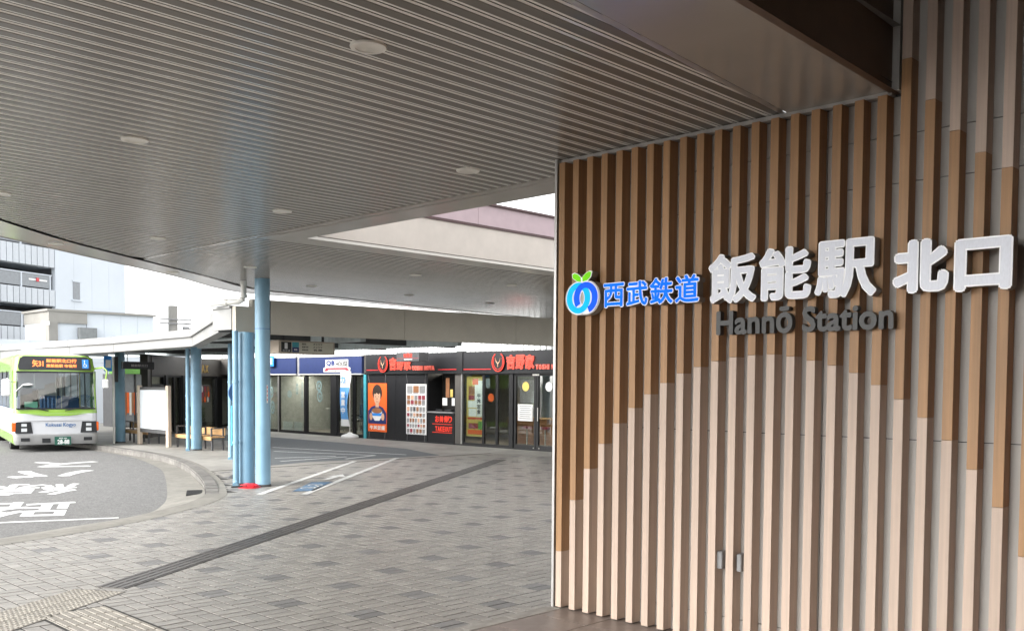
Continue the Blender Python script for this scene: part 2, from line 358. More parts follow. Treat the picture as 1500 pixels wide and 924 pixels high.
# poured edging that closes the ragged ends of the paving
def offs(pts, d):
    out = []
    for i, p in enumerate(pts):
        a, b = Vector(pts[max(i-1, 0)]), Vector(pts[min(i+1, len(pts)-1)]); t = (b-a).normalized(); out.append((p[0]+t.y*d, p[1]-t.x*d))
    return out
eg = MB(); e0, e1 = offs(E_all, -0.02), offs(E_all, 0.42)
for i in range(nE-1):
    k0 = 0.262 if i >= len(En) else -0.02
    a, b = (offs(E_all, k0)[i], offs(E_all, k0)[i+1])
    eg.quad((*a, 0.003), (*b, 0.003), (*e1[i+1], 0.003), (*e1[i], 0.003))
struct(ob('paving_edging', eg, M['concrete']))
# individual kerb stones
kerb = struct(ob('kerb', MB().quad(*[(x+0.02, y, -0.014) for x, y in Ek], *[(x+0.3, y, -0.014) for x, y in reversed(Ek)]), M['concrete']))
kp = resample(Ek, 94)
for i in range(len(kp)-1):
    if kp[i][1] > 60: break
    a, b = Vector(kp[i]), Vector(kp[i+1]); d = (b-a).normalized(); nrm = Vector((d.y, -d.x)); a2, b2 = a+d*0.006, b-d*0.006
    hz = min(0.03, i*0.01)
    st = MB().prism([tuple(a2+nrm*0.012), tuple(b2+nrm*0.012), tuple(b2+nrm*0.26), tuple(a2+nrm*0.26)], -0.2, hz)
    st.v = [(x, y, z) if z < 0 else (x+(nrm.x*0.0), y, z) for x, y, z in st.v]
    ob('kerb_stone', st, M['kerb'], kerb)

# paving: basket weave of 0.30 m blocks, two pavers each
def proj(x, y, z=0.0):
    v = Vector((x, y, z-2.2)); q = v.dot(fw)
    if q < 0.1: return None
    return 750+1398.57*v.dot(r2)/q, 624.15-1398.57*v.dot(u2)/q, q
def right_of_edge(x, y):
    if y < 17.3:
        for (xa, ya), (xb, yb) in zip(En, En[1:]):
            if xa <= x <= xb: return y < ya+(yb-ya)*(x-xa)/(xb-xa)-0.1
        return x > 9.1
    return x > lerp_curve(Ek, y)+0.36
pv = []
for i in range(-43, 60):
    for j in range(-3, 60):
        cx, cy = 6.72+0.3*i, 6.745+0.3*j
        if cy > 22.0 or cx > 21.45 or cy < 6.4: continue
        pr = proj(cx, cy) or (-999, 0, 99)
        if cx < -6 or (cx > 7.2 and cy < 6.4): continue
        # dark block lattice (3,1) / (-1,3)
        dark = ((3*j - i) % 10 == 0) if False else ((i - 3*j) % 10 == 0 and cx > 4.4)
        hor = (i+j) % 2 == 0
        for s_ in (-1, 1):
            px, py, wx, wy = (cx, cy+s_*0.075, 0.3, 0.15) if hor else (cx+s_*0.075, cy, 0.15, 0.3)
            if all(right_of_edge(px+a*wx/2, py+b*wy/2) for a in (-1, 1) for b in (-1, 1)): pv.append((px, py, wx, wy, dark, pr))
def paver(mb, x, y, wx, wy, z, g=0.0085, c=0.0015, m=0):
    a, b = wx/2-g, wy/2-g; n = len(mb.v)
    mb.v += [(x-a, y-b, -0.02), (x+a, y-b, -0.02), (x+a, y+b, -0.02), (x-a, y+b, -0.02),
             (x-a, y-b, z-c), (x+a, y-b, z-c), (x+a, y+b, z-c), (x-a, y+b, z-c),
             (x-a+c, y-b+c, z), (x+a-c, y-b+c, z), (x+a-c, y+b-c, z), (x-a+c, y+b-c, z)]
    for k in range(4):
        l = (k+1) % 4
        mb.f += [(n+k, n+l, n+4+l, n+4+k), (n+4+k, n+4+l, n+8+l, n+8+k)]; mb.m += [m, m]
    mb.f.append((n+8, n+9, n+10, n+11)); mb.m.append(m)
pv.sort(key=lambda q: q[5][2] if 0 < q[5][0] < 815 and q[5][1] < 930 else 99)
pm = {}
for hor in (0, 1):
    for dk in (0, 1):
        mb = MB(); paver(mb, 0, 0, *((0.3, 0.15) if hor else (0.15, 0.3)), 0); pm[hor, dk] = mb.mesh('paver', M['paverD' if dk else 'paver'])
for x, y, wx, wy, dk, pr in pv[:300]:
    o = link('paver', pm[int(wx > wy), int(dk)], pave, Matrix.Translation((x, y, random.uniform(-0.0015, 0.001))))
fld = MB(); tint = []
for x, y, wx, wy, dk, pr in pv[300:]:
    n0 = len(fld.f); paver(fld, x, y, wx, wy, random.uniform(-0.0015, 0.001), m=int(dk)); tint += [random.random()]*(len(fld.f)-n0)
me = bpy.data.meshes.new('paver_field'); me.from_pydata(fld.v, [], fld.f); me.materials.append(M['paverA']); me.materials.append(M['paverDA'])
me.polygons.foreach_set('material_index', fld.m); at = me.attributes.new('tint', 'FLOAT', 'FACE'); at.data.foreach_set('value', tint)
tag(link('paver_field', me, pave), None, None, kind='stuff')

# station floor of large tiles, with a stone edging along the paving
hall = struct(ob('station_floor', MB().quad((-8, -13, -0.012), (14, -13, -0.012), (14, 6.36, -0.012), (-8, 6.36, -0.012)), M['joint']))
tl = MB().cbox(-0.295, 0.295, -0.295, 0.295, -0.03, 0.0, 0.003).mesh('floor_tile', M['tile'])
for i in range(29):
    for j in range(7):
        x, y = -3.8+0.6*i, 5.88-0.6*j
        q = proj(x, y)
        if x < 13.6: link('floor_tile', tl, hall, Matrix.Translation((x, y, 0)))
es = MB().cbox(-0.295, 0.295, -0.085, 0.085, -0.03, 0.002, 0.004).mesh('edge_stone', M['edging'])
for i in range(30): link('edge_stone', es, hall, Matrix.Translation((-4.1+0.6*i, 6.27, 0)))
struct(ob('station_floor_rest', MB().quad((-8, -13, -0.002), (14, -13, -0.002), (14, 2.0, -0.002), (-8, 2.0, -0.002)), M['tile']))

# tactile paving: dark guide strip across the plaza, cream warning and guide tiles in the corner
sdir = Vector((0.848, 0.530, 0)); snrm = Vector((-0.530, 0.848, 0))
tm = MB(); tm.cbox(-0.148, 0.148, -0.148, 0.148, -0.02, 0.006, 0.003)
for k in range(4): tm.cbox(-0.135, 0.135, -0.1275+0.075*k, -0.0975+0.075*k, 0.004, 0.012, 0.003)
tgd = tm.mesh('tactile_tile', M['tactD']); tgl = tm.mesh('tactile_tile', M['tactL'])
dm = MB(); dm.cbox(-0.148, 0.148, -0.148, 0.148, -0.02, 0.006, 0.003)
for a in range(5):
    for b in range(5): dm.lathe([(0.017, 0), (0.014, 0.005), (0.009, 0.006), (0.0, 0.006)], (-0.116+0.058*a, -0.116+0.058*b, 0.006), 8)
tdl = dm.mesh('tactile_tile', M['tactL'])
TM = Matrix((sdir, snrm, Vector((0, 0, 1)))).transposed().to_4x4()
tp = tag(ob('tactile_strip', MB().quad(*[tuple(Vector((4.24, 10.145, 0.0015))+sdir*a+snrm*b) for a, b in ((0, -.19), (18.4, -.19), (18.4, .19), (0, .19))]), M['joint']), 'dark grey tactile guide strip running diagonally across the plaza to the shops', 'tactile paving')
for k in range(61):
    m_ = TM @ Matrix.Diagonal((1, 1.2, 1, 1)); m_.translation = Vector((4.24, 10.145, 0))+sdir*(0.15+0.3*k); link('tactile_tile', tgd, tp, m_)
tw = tag(ob('tactile_warning_patch', MB().quad(*[tuple(Vector((3.6, 9.78, 0.0015))+sdir*a+snrm*b) for a, b in ((-1.52, -.31), (.62, -.31), (.62, .31), (-1.52, .31))]), M['joint']), 'cream tactile warning tiles with round dots at the bottom left corner', 'tactile paving')
for k in range(7):
    for l in (-.15, .15):
        m_ = TM.copy(); m_.translation = Vector((3.6, 9.78, 0))+sdir*(-1.35+0.3*k)+snrm*l; link('tactile_tile', tdl, tw, m_)
tb = tag(ob('tactile_guide_path', MB().quad((3.22, 6.5, 0.0015), (3.88, 6.5, 0.0015), (3.88, 9.4, 0.0015), (3.22, 9.4, 0.0015)), M['joint']), 'cream tactile guide tiles with long bars leading out of the lower left frame', 'tactile paving')
for k in range(9):
    for l in (3.4, 3.7):
        m_ = Matrix.Rotation(R(90), 4, 'Z'); m_.translation = (l, 9.2-0.3*k, 0); link('tactile_tile', tgl, tb, m_)

# painted markings (sheets a few millimetres above what they lie on)
def stripe(mb, a, b, w_, z): 
    a, b = Vector(a), Vector(b); d = (b-a).normalized(); n = Vector((-d.y, d.x))*w_/2
    mb.quad((*(a+n), z), (*(b+n), z), (*(b-n), z), (*(a-n), z)); return mb
mk = struct(ob('lane_marking', stripe(MB(), (9.95, 16.72), (16.25, 22.15), 0.14, 0.006), M['paint']))
struct(ob('lane_marking', stripe(MB(), (10.6, 16.14), (17.95, 22.35), 0.14, 0.006), M['paint']))
for a, b in (((17.6, 28.7), (18.9, 23.1)), ((16.6, 27.0), (18.0, 23.5)), ((15.1, 24.5), (16.9, 24.0)), ((14.6, 23.4), (17.0, 23.6)), ((16.5, 22.95), (18.0, 23.5))):
    struct(ob('lane_marking', stripe(MB(), a, b, 0.11, 0.010), M['paint']))
struct(ob('cycle_symbol_patch', MB().quad((10.7, 16.72, 0.006), (11.1, 16.55, 0.006), (12.45, 17.75, 0.006), (12.05, 18.05, 0.006)), M['bpaint']))
bk = MB()
for c in ((11.3, 17.05), (11.75, 17.45)):
    bk.lathe([(0.13, 0.010), (0.17, 0.010)], (c[0], c[1], 0), 14)
stripe(bk, (11.3, 17.05), (11.6, 17.1), 0.04, 0.0105); stripe(bk, (11.6, 17.1), (11.75, 17.45), 0.04, 0.0105)
struct(ob('cycle_symbol', bk, M['paint']))
ar = MB(); stripe(ar, (12.6, 18.3), (13.2, 18.75), 0.16, 0.006); ar.quad((13.1, 18.95, 0.006), (13.3, 18.5, 0.006), (13.65, 19.1, 0.006))
struct(ob('arrow_marking', ar, M['paint']))
struct(ob('road_line', stripe(MB(), (0, 19.3), (6.95, 16.25), 0.14, ZR+0.004), M['paint']))
# bus-lane lettering, read by drivers coming towards the camera
TR = frameM((-0.80, 0.60, 0), (-0.50, -0.86, 0), (0, 0, 0))
def road_char(ch, c, w_, h_, bold):
    right, upv = Vector((-0.86, 0.51, 0)), Vector((-0.40, -0.917, 0))
    T = Matrix((right, upv, Vector((0, 0, 1)))).transposed().to_4x4(); T.translation = (c[0], c[1], 0)
    gm = MB(); ginto(gm, ch, -w_/2, -h_/2, w_, h_, bold, ZR+0.004, ZR+0.004, T, nb=6)
    o = tmesh('road_lettering', gm, M['paint'], None); struct(o)
road_char('路', (6.05, 18.55), 1.95, 2.3, 0.03)
road_char('線', (7.4, 21.85), 1.95, 2.3, 0.02)
road_char('バ', (9.05, 25.1), 1.95, 2.0, 0.07)
road_char('ス', (10.4, 27.85), 1.75, 1.9, 0.07)
gt = thing('drain_grate', 'small dark iron drain grate in the concrete gutter by the kerb end', 'drain', (9.3, 18.35, ZR))
gp = Matrix.Translation((9.42, 18.35, -0.075)) @ Matrix.Rotation(R(62), 4, 'Z')
f_ = MB().box(-0.42, 0.42, -0.16, 0.16, 0, 0.012); link('frame', f_.mesh('frame', M['black']), gt, gp)
for k in range(11): link('bar', MB().box(-0.39+0.075*k, -0.36+0.075*k, -0.15, 0.15, 0.0125, 0.03).mesh('bar', M['grate']), gt, gp)

# ================================================================== SLATTED SIGN WALL
WX, WD = 7.03, 0.125
wall = thing('slatted_wall', 'wood batten wall beside the camera carrying the illuminated station name', 'wall', (WX, 4.0, 0))
PB = WX+WD
rows = [0.0, 0.21, 1.815, 3.725, 4.08, 5.6, 7.2]; colsY = [6.30, 5.55, 4.35, 3.55, 2.42, 1.2, 0.0, -1.2, -2.4]
ob('core', MB().box(PB+0.02, PB+0.3, -2.6, 6.28, 0, 4.42).box(PB+0.02, PB+0.3, -2.6, 2.99, 4.42, 7.2), M['dgrey'], wall)
for a, b in zip(rows, rows[1:]):
    for y1, y0 in zip(colsY, colsY[1:]):
        bb = b
        if y0 > 2.9:
            if a > 4.1: continue
            bb = min(b, 4.362)
        elif y1 > 3.0:
            if a > 4.1: y1 = 2.95
            elif a > 4.0: B('wall_panel', M['panel'], wall, PB, PB+0.02, 2.96, y1-0.004, a+0.004, 4.362); y1 = 2.95
        if y1-y0 > 0.05 and bb-a > 0.05: B('wall_panel', M['panel'], wall, PB, PB+0.02, y0+0.004, y1-0.004, a+0.004, bb-0.004)
B('edge_trim', M['alu'], wall, WX-0.005, PB+0.3, 6.285, 6.315, 0, 4.40)
B('top_trim', M['panel'], wall, WX+0.05, PB-0.002, 3.02, 6.28, 4.365, 4.40)
B('frame_post', M['panel'], wall, WX+0.02, PB-0.002, 2.955, 3.02, 4.385, 7.2)
pt = [.565, 1.086, 1.403, 1.652, 1.85, 1.996, 2.124, 2.226, 2.311, 2.367, 2.415, 2.447, 2.461, 2.463, 2.444, 2.409, 2.37, 2.311, 2.219, 2.116, 1.985, 1.828, 1.631, 1.382, 1.06, .62, .3]
ut = {19: 4.59, 20: 4.26, 21: 4.01, 22: 3.83, 23: 3.70, 24: 3.60, 25: 3.52, 26: 3.47}
for k in range(38):
    y1 = 6.262-0.1754*k; y0 = y1-0.073
    top = 4.36 if y0 > 2.9 else 7.15
    p = pt[k] if k < len(pt) else 0.0
    ub = ut.get(k, 3.45 if k > 26 else None)
    if ub is None or top < 5: ub = top
    bt = ob('batten', MB().cbox(WX, PB-0.001, y0, y1, max(p, 0.012)+(0.0015 if p else 0), ub, 0.002), M['brown'], wall)
    if p: ob('pale_section', MB().cbox(WX, PB-0.001, y0, y1, 0.012, p, 0.002), M['pale'], bt)
    if ub < top: ob('pale_section', MB().cbox(WX, PB-0.001, y0, y1, ub+0.0015, top, 0.002), M['pale'], bt)
for y0, y1 in ((4.385, 4.45), (4.20, 4.245)):
    ob('service_box', MB().cbox(WX+0.03, PB-0.001, y0, y1, 0.64, 0.79, 0.006), M['mgrey'], wall)

# ---- signs on the wall
TW = frameM((0, -1, 0), (0, 0, 1), (WX-0.012, 0, 0))
def channel_letters(thing_o, chars, boxes, bb, bf, depth, face, border='letwhite', side='letside', nb=10):
    for ch, (y, z, a, b) in zip(chars, boxes):
        g0 = MB(); ginto(g0, ch, -y, z, a, b, bb, depth-0.006, depth, TW, nb=nb); L0 = tmesh('letter', g0, M[border], thing_o)
        g1 = MB(); ginto(g1, ch, -y, z, a, b, bb, 0.0, depth-0.006, TW, nb=nb); tmesh('letter_return', g1, M[side], L0)
        dlt = bb-bf; g2 = MB(); ginto(g2, ch, -y+dlt, z+dlt, a-2*dlt, b-2*dlt, bf, depth+0.004, depth+0.004, TW, nb=nb); tmesh('letter_face', g2, M[face], L0)
sg = thing('station_name_sign', 'large white illuminated Japanese characters reading the station name and north exit', 'sign', (WX, 3.3, 3.1))
channel_letters(sg, '飯能駅', [(4.475, 2.885, .455, .415), (4.0, 2.885, .455, .42), (3.52, 2.875, .49, .44)], 0.017, 0.0085, 0.10, 'letface')
channel_letters(sg, '北口', [(2.915, 2.875, .40, .385), (2.485, 2.865, .38, .365)], 0.026, 0.016, 0.10, 'letface')
sg2 = thing('railway_name_sign', 'blue illuminated Japanese characters with white outline left of the station name', 'sign', (WX, 5.1, 3.0))
channel_letters(sg2, '西武鉄道', [(5.615, 2.912, .25, .232), (5.35, 2.912, .25, .235), (5.09, 2.912, .26, .245), (4.82, 2.912, .255, .25)], 0.013, 0.0055, 0.09, 'logoblue')
em = thing('railway_emblem', 'round blue and cyan interlocked rings emblem with green leaves on the batten wall', 'sign', (WX, 5.86, 3.07))
def ell(cx, cy, a, b, n=36): return [(cx+a*math.cos(2*math.pi*k/n), cy+b*math.sin(2*math.pi*k/n)) for k in range(n)]
def annul(mb, cx, cy, a, b, a2, b2, z0, z1, T, arc=None, n=40):
    o_, i_ = ell(cx, cy, a, b, n), ell(cx, cy, a2, b2, n)
    for k in range(n):
        if arc and not arc(2*math.pi*(k+.5)/n): continue
        l = (k+1) % n
        P = lambda q, z: tuple(T @ Vector((q[0], q[1], z)))
        mb.quad(P(o_[k], z1), P(o_[l], z1), P(i_[l], z1), P(i_[k], z1))
        if z1-z0 > 0.004:
            mb.quad(P(o_[k], z0), P(o_[l], z0), P(o_[l], z1), P(o_[k], z1)); mb.quad(P(i_[k], z0), P(i_[l], z0), P(i_[l], z1), P(i_[k], z1))
def flat(mb, poly, z0, z1, T, m=0):
    P = lambda q, z: tuple(T @ Vector((q[0], q[1], z)))
    mb.quad(*[P(q, z1) for q in poly], m=m)
    if z1-z0 > 0.002:
        for k in range(len(poly)):
            l = (k+1) % len(poly); mb.quad(P(poly[k], z0), P(poly[l], z0), P(poly[l], z1), P(poly[k], z1), m=m)
    return mb
ey, ez = -5.865, 3.025
g0 = MB(); flat(g0, [(ey-.05+.165*math.cos(t) if math.cos(t) < 0 else ey+.05+.165*math.cos(t), ez+.162*math.sin(t)) for t in [2*math.pi*k/40 for k in range(40)]], 0, 0.088, TW); tmesh('emblem_body', g0, M['letside'], em)
g0 = MB(); annul(g0, ey-.045, ez, .155, .155, .068, .082, .088, .092, TW); annul(g0, ey+.045, ez, .155, .155, .068, .082, .088, .0925, TW); tmesh('emblem_rim', g0, M['letwhite'], em)
g0 = MB(); annul(g0, ey-.045, ez, .146, .146, .077, .091, .096, .096, TW); tmesh('ring_cyan', g0, M['cyan'], em)
g0 = MB(); annul(g0, ey+.045, ez, .146, .146, .077, .091, .098, .098, TW, arc=lambda t: not (R(215) < t < R(285))); tmesh('ring_blue', g0, M['indigo'], em)
leafL = [(ey-.005, 3.168), (ey-.06, 3.175), (ey-.125, 3.215), (ey-.135, 3.255), (ey-.10, 3.268), (ey-.05, 3.25), (ey-.01, 3.215)]
leafR = [(ey-.005, 3.168), (ey-.01, 3.215), (ey+.035, 3.255), (ey+.085, 3.275), (ey+.12, 3.265), (ey+.105, 3.215), (ey+.06, 3.178)]
g0 = MB(); flat(g0, leafL, 0, .088, TW); flat(g0, leafR, 0, .088, TW); tmesh('leaf_body', g0, M['letside'], em)
def shrink(p, k=.84):
    c = (sum(a for a, b in p)/len(p), sum(b for a, b in p)/len(p)); return [(c[0]+(a-c[0])*k, c[1]+(b-c[1])*k) for a, b in p]
for lf in (leafL, leafR):
    g0 = MB(); flat(g0, lf, .088, .092, TW); q = tmesh('leaf', g0, M['letwhite'], em); g1 = MB(); flat(g1, shrink(lf), .096, .096, TW); tmesh('leaf_face', g1, M['lime'], q)
sg3 = thing('romanised_station_sign', 'dark grey raised letters spelling the station name below the white characters', 'sign', (WX, 3.7, 2.7))
def adv(s):
    c = bpy.data.curves.new('g', 'FONT'); c.body = s; o = bpy.data.objects.new('g', c); COL.objects.link(o); bpy.context.view_layer.update(); d = o.dimensions.x; bpy.data.objects.remove(o); return d
full = 'Hannō Station'; tot = adv(full); kx = (1.52-0.03)/tot
for i, ch in enumerate(full):
    if ch == ' ': continue
    off = adv(full[:i+1]) - adv(ch); v_, f_g = glyph(ch); kk = kx*0.965
    g0 = MB(); xs = [a for a, b in v_]; ys = [b for a, b in v_]; hgt = 0.175/0.66
    ginto(g0, ch, -4.42+off*kx, 2.64+min(ys)*hgt-0.009, (max(xs)-min(xs))*kk+.018, (max(ys)-min(ys))*hgt+.018, 0.009, 0.0, 0.055, TW, nb=8)
    tmesh('letter', g0, M['letgrey'], sg3)

# ================================================================== MAIN CANOPY
ZC = 4.406
inner = [(-1.2, 3.0), (-1.0, 4.5), (-0.2, 7.5), (1.2, 10.2), (3.0, 12.6), (4.46, 14.13), (5.88, 15.49), (7.54, 16.77), (9.67, 18.34), (12.01, 20.13), (14.53, 20.4), (18.56, 20.99), (24.06, 21.5), (30, 22.0)]
outer = [(-2.2, 3.0), (-2.0, 4.7), (-1.1, 7.9), (0.35, 10.75), (2.3, 13.25), (3.85, 14.85), (5.3, 16.02), (7.05, 17.3), (9.25, 18.85), (11.9, 20.95), (14.5, 20.85), (18.5, 21.4), (24.0, 21.9), (30, 22.4)]
can = thing('station_canopy', 'large station canopy with ribbed brown metal soffit over the plaza', 'canopy', (3, 10, ZC))
PIT = 0.158
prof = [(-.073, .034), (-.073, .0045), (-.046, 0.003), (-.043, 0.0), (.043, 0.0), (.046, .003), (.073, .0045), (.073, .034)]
def strip(yc, xl, xr, z=ZC):
    """One roll-formed soffit strip running along X, its ends following xl(y) and xr(y)."""
    mb = MB(); n = len(prof)
    for fx in (xl, xr):
        for dy, dz in prof: mb.v.append((fx(yc+dy), yc+dy, z+dz))
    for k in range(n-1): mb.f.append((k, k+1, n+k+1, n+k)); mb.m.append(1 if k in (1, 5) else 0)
    return mb
xl = lambda y: lerp_curve(inner, y)
front = lambda x: 3.32+0.08*x
k = 0; y = 3.4
while y < 21.9:
    yc = y+PIT/2
    # near field: up to the wall and then to the seam
    if yc < 16.6:
        xr_ = (lambda y: 7.15) if yc < 6.33 else (lambda y: 7.6)
        def xl2(yy): 
            if yy < 3.92: return max(xl(yy), -1.2)
            return xl(yy)
        def xr2(yy):
            if yy < 3.92: return min(7.15, max(-1.1, (yy-3.32)/0.08))
            return xr_(yy)
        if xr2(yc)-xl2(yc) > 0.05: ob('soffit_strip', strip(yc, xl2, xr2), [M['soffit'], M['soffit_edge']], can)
    if yc > 13.05:
        a = lambda yy: max(7.70, xl(yy))
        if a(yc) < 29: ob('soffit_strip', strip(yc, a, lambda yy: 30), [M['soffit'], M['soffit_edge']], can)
    y += PIT; k += 1
# dark void above the strips, border trims, deck
ob('soffit_void', MB().quad(*[(x, y, ZC+.04) for x, y in inner[:9]], (7.62, 16.5, ZC+.04), (7.62, 6.33, ZC+.04), (7.16, 6.33, ZC+.04), (7.16, 3.0, ZC+.04)), M['black'], can)
ob('soffit_void', MB().quad(*[(x, y, ZC+.041) for x, y in inner[7:]], (30, 12.9, ZC+.041), (7.62, 12.9, ZC+.041)), M['black'], can)
bo = MB()
ins, outs = smoothline(inner, 5), smoothline(outer, 5)
for i in range(len(ins)-1):
    def off(p, q): 
        d = Vector(q)-Vector(p); d.normalize(); return (p[0]+d.x*0.05, p[1]+d.y*0.05)
    bo.quad((*off(ins[i], outs[i]), ZC-.012), (*off(ins[i+1], outs[i+1]), ZC-.012), (*outs[i+1], ZC-.012), (*outs[i], ZC-.012))
ob('border_panel', bo, M['trim'], can, smooth=True)
fa = MB()
for a, b in zip(outs, outs[1:]): fa.quad((*a, ZC-.02), (*b, ZC-.02), (*b, ZC+.45), (*a, ZC+.45))
ob('fascia', fa, M['trim'], can, smooth=True)
ob('roof_deck', MB().quad(*[(x, y, ZC+.44) for x, y in outer[:8]], (7.9, 17.8, ZC+.44), (8.2, 12.4, ZC+.44), (8.2, 6.33, ZC+.44), (7.3, 6.33, ZC+.44), (7.3, 2.95, ZC+.44)), M['mgrey'], can)
ob('roof_deck', MB().quad(*[(x, y, ZC+.443) for x, y in outer[7:]], (30, 12.45, ZC+.443), (7.9, 12.45, ZC+.443)), M['mgrey'], can)
ob('seam_trim', MB().box(7.602, 7.68, 12.42, 16.62, ZC-.006, ZC+.03), M['trim'], can)
ob('opening_trim', MB().box(7.605, 7.72, 6.33, 12.41, ZC-.010, ZC+.03).box(7.728, 8.2, 6.33, 12.41, ZC-.02, ZC+.43), M['trim'], can)
ob('opening_trim', MB().box(7.69, 30, 12.412, 12.96, ZC-.016, ZC+.03), M['trim'], can)
# front border next to the station hall, with the tall bronze fascia above it
fb = MB(); xs = [-2.2, 0, 2, 3, 4.22, 5, 6, 7.16]
cur = lambda x: 2.80+0.034*x
for a, b in zip(xs, xs[1:]): fb.quad((a, cur(a), ZC-.012), (b, cur(b), ZC-.012), (b, front(b)-.02, ZC-.012), (a, front(a)-.02, ZC-.012))
ob('front_border', fb, M['trim'], can)
fb = MB()
for a, b in zip(xs, xs[1:]): fb.quad((a, front(a)-.02, ZC-.014), (b, front(b)-.02, ZC-.014), (b, front(b)+.03, ZC-.014), (a, front(a)+.03, ZC-.014))
ob('front_seam', fb, M['alu'], can)
fb = MB()
for a, b in zip(xs, xs[1:]): fb.quad((a, cur(a)-.001, ZC-.025), (b, cur(b)-.001, ZC-.025), (b, cur(b)-.001, ZC+.05), (a, cur(a)-.001, ZC+.05)).quad((a, cur(a)-.06, ZC-.025), (b, cur(b)-.06, ZC-.025), (b, cur(b), ZC-.025), (a, cur(a), ZC-.025))
ob('front_lip', fb, M['bronze'], can)
fb = MB()
for a, b in zip(xs, xs[1:]): fb.quad((a, cur(a)-.03, ZC+.0), (b, cur(b)-.03, ZC+.0), (b, cur(b)-.03, 7.2), (a, cur(a)-.03, 7.2))
ob('front_fascia', fb, M['bronze'], can)
# upstand of the far half seen through the opening
ob('upstand', MB().box(8.2, 30, 12.42, 12.52, ZC+.0445, 5.0), M['beige'], can)
ob('upstand_trim', MB().box(8.2, 30, 12.40, 12.54, 5.0, 5.045), M['maroon'], can)
for i in range(6): ob('parapet_panel', MB().box(8.2+3.6*i, 8.2+3.6*i+3.592, 12.425, 12.52, 5.045, 5.41), M['pink'], can)
ob('parapet_cap', MB().box(8.2, 30, 12.38, 12.56, 5.41, 5.45), M['maroon'], can)

# roof of the station hall behind and above the camera
hl = thing('station_hall', 'dark station entrance hall over and behind the near floor', 'building', (3, -5, 0))
B('roof', M['dgrey'], hl, -3.2, 14, -13, 2.98, 7.2, 7.6); B('back_wall', M['intr'], hl, -3, 14, -13.3, -13.0, 0, 7.2)
B('side_wall', M['intr'], hl, 7.5, 7.7, -13, -2.7, 0, 7.2); B('side_wall', M['intr'], hl, -3.2, -3.0, -13, 1.8, 0, 7.2)  # left wall is added out of view to keep light off the batten sides

# downlights
lp = [(3.87, 5.13, 'near the top edge, largest of the soffit lights'), (3.87, 8.62, 'second of the left row, over the middle of the soffit'), (3.87, 12.24, 'at the left edge of the picture'),
      (6.78, 7.3, 'nearest the batten wall beside the triangular opening'), (6.75, 10.76, 'left of the tip of the triangular opening'), (6.72, 14.2, 'deep in the soffit left of the long seam'),
      (9.57, 16.38, 'just beyond the seam above the blue columns'), (12.5, 15.0, 'behind the opening, nearest to its tip'), (12.37, 18.51, 'over the bright gap right of the blue column'),
      (15.2, 14.92, 'behind the opening towards the batten wall'), (15.2, 18.5, 'over the bright gap, middle of the far row'), (18.1, 18.6, 'over the bright gap, nearest the batten wall')]
ring = MB().lathe([(.088, .004), (.088, -.012), (.118, -.012), (.122, -.004), (.122, .01)], (0, 0, 0), 28).mesh('trim_ring', M['lampw'], True)
bowl = MB().lathe([(.088, -.008), (.06, -.004), (0, -.003)], (0, 0, 0), 28).mesh('reflector', M['lampin'], True)
def downlight(x, y, z, where):
    t = thing('recessed_downlight', 'round recessed downlight '+where, 'ceiling light', (x, y, z), 'recessed downlights in the soffit')
    mw = Matrix.Translation((x, y, z)); link('trim_ring', ring, t, mw); link('reflector', bowl, t, mw)
for x, y, wh in lp: downlight(x, y, ZC-.001, wh)
downlight(5.85, 15.92, ZC-.013, 'in the smooth border strip above the white building'); downlight(8.95, 18.28, ZC-.013, 'in the smooth border strip above the drain pipe')

# ================================================================== LOWER CANOPY IN FRONT OF THE SHOPS AND ITS BUS-STOP WING
low = thing('lower_canopy', 'low grey canopy in front of the shops with white wing over the bus stop', 'canopy', (14, 22, 3.3))
A0, A1 = Vector((11.42, 18.68)), Vector((27.0, 16.78)); dv = (A1-A0)/9
for i in range(9):
    a, b = A0+dv*2*i/2, A0+dv*(i+1); nn = Vector((-dv.y, dv.x)).normalized()
    if i % 2 == 0:
        b = A0+dv*min(i+2, 9); d_ = dv.normalized()*.006
        ob('fascia_panel', MB().prism([tuple(a+d_), tuple(b-d_), tuple(b-d_+nn*.12), tuple(a+d_+nn*.12)], 3.28, 4.03), M['olive'], low)
nn = Vector((-dv.y, dv.x)).normalized()
ob('fascia_core', MB().prism([tuple(A0+nn*.03), tuple(A1+nn*.03), tuple(A1+nn*.2), tuple(A0+nn*.2)], 3.29, 4.02), M['dgrey'], low)
ob('corner_panel', MB().prism([(10.62, 18.78), (11.41, 18.69), (11.44, 18.85), (10.62, 18.93)], 3.29, 3.86), M['olive'], low)
ob('corner_panel', MB().prism([(11.0, 18.74), (11.41, 18.685), (11.43, 18.84), (11.0, 18.9)], 3.862, 4.03), M['olive'], low)
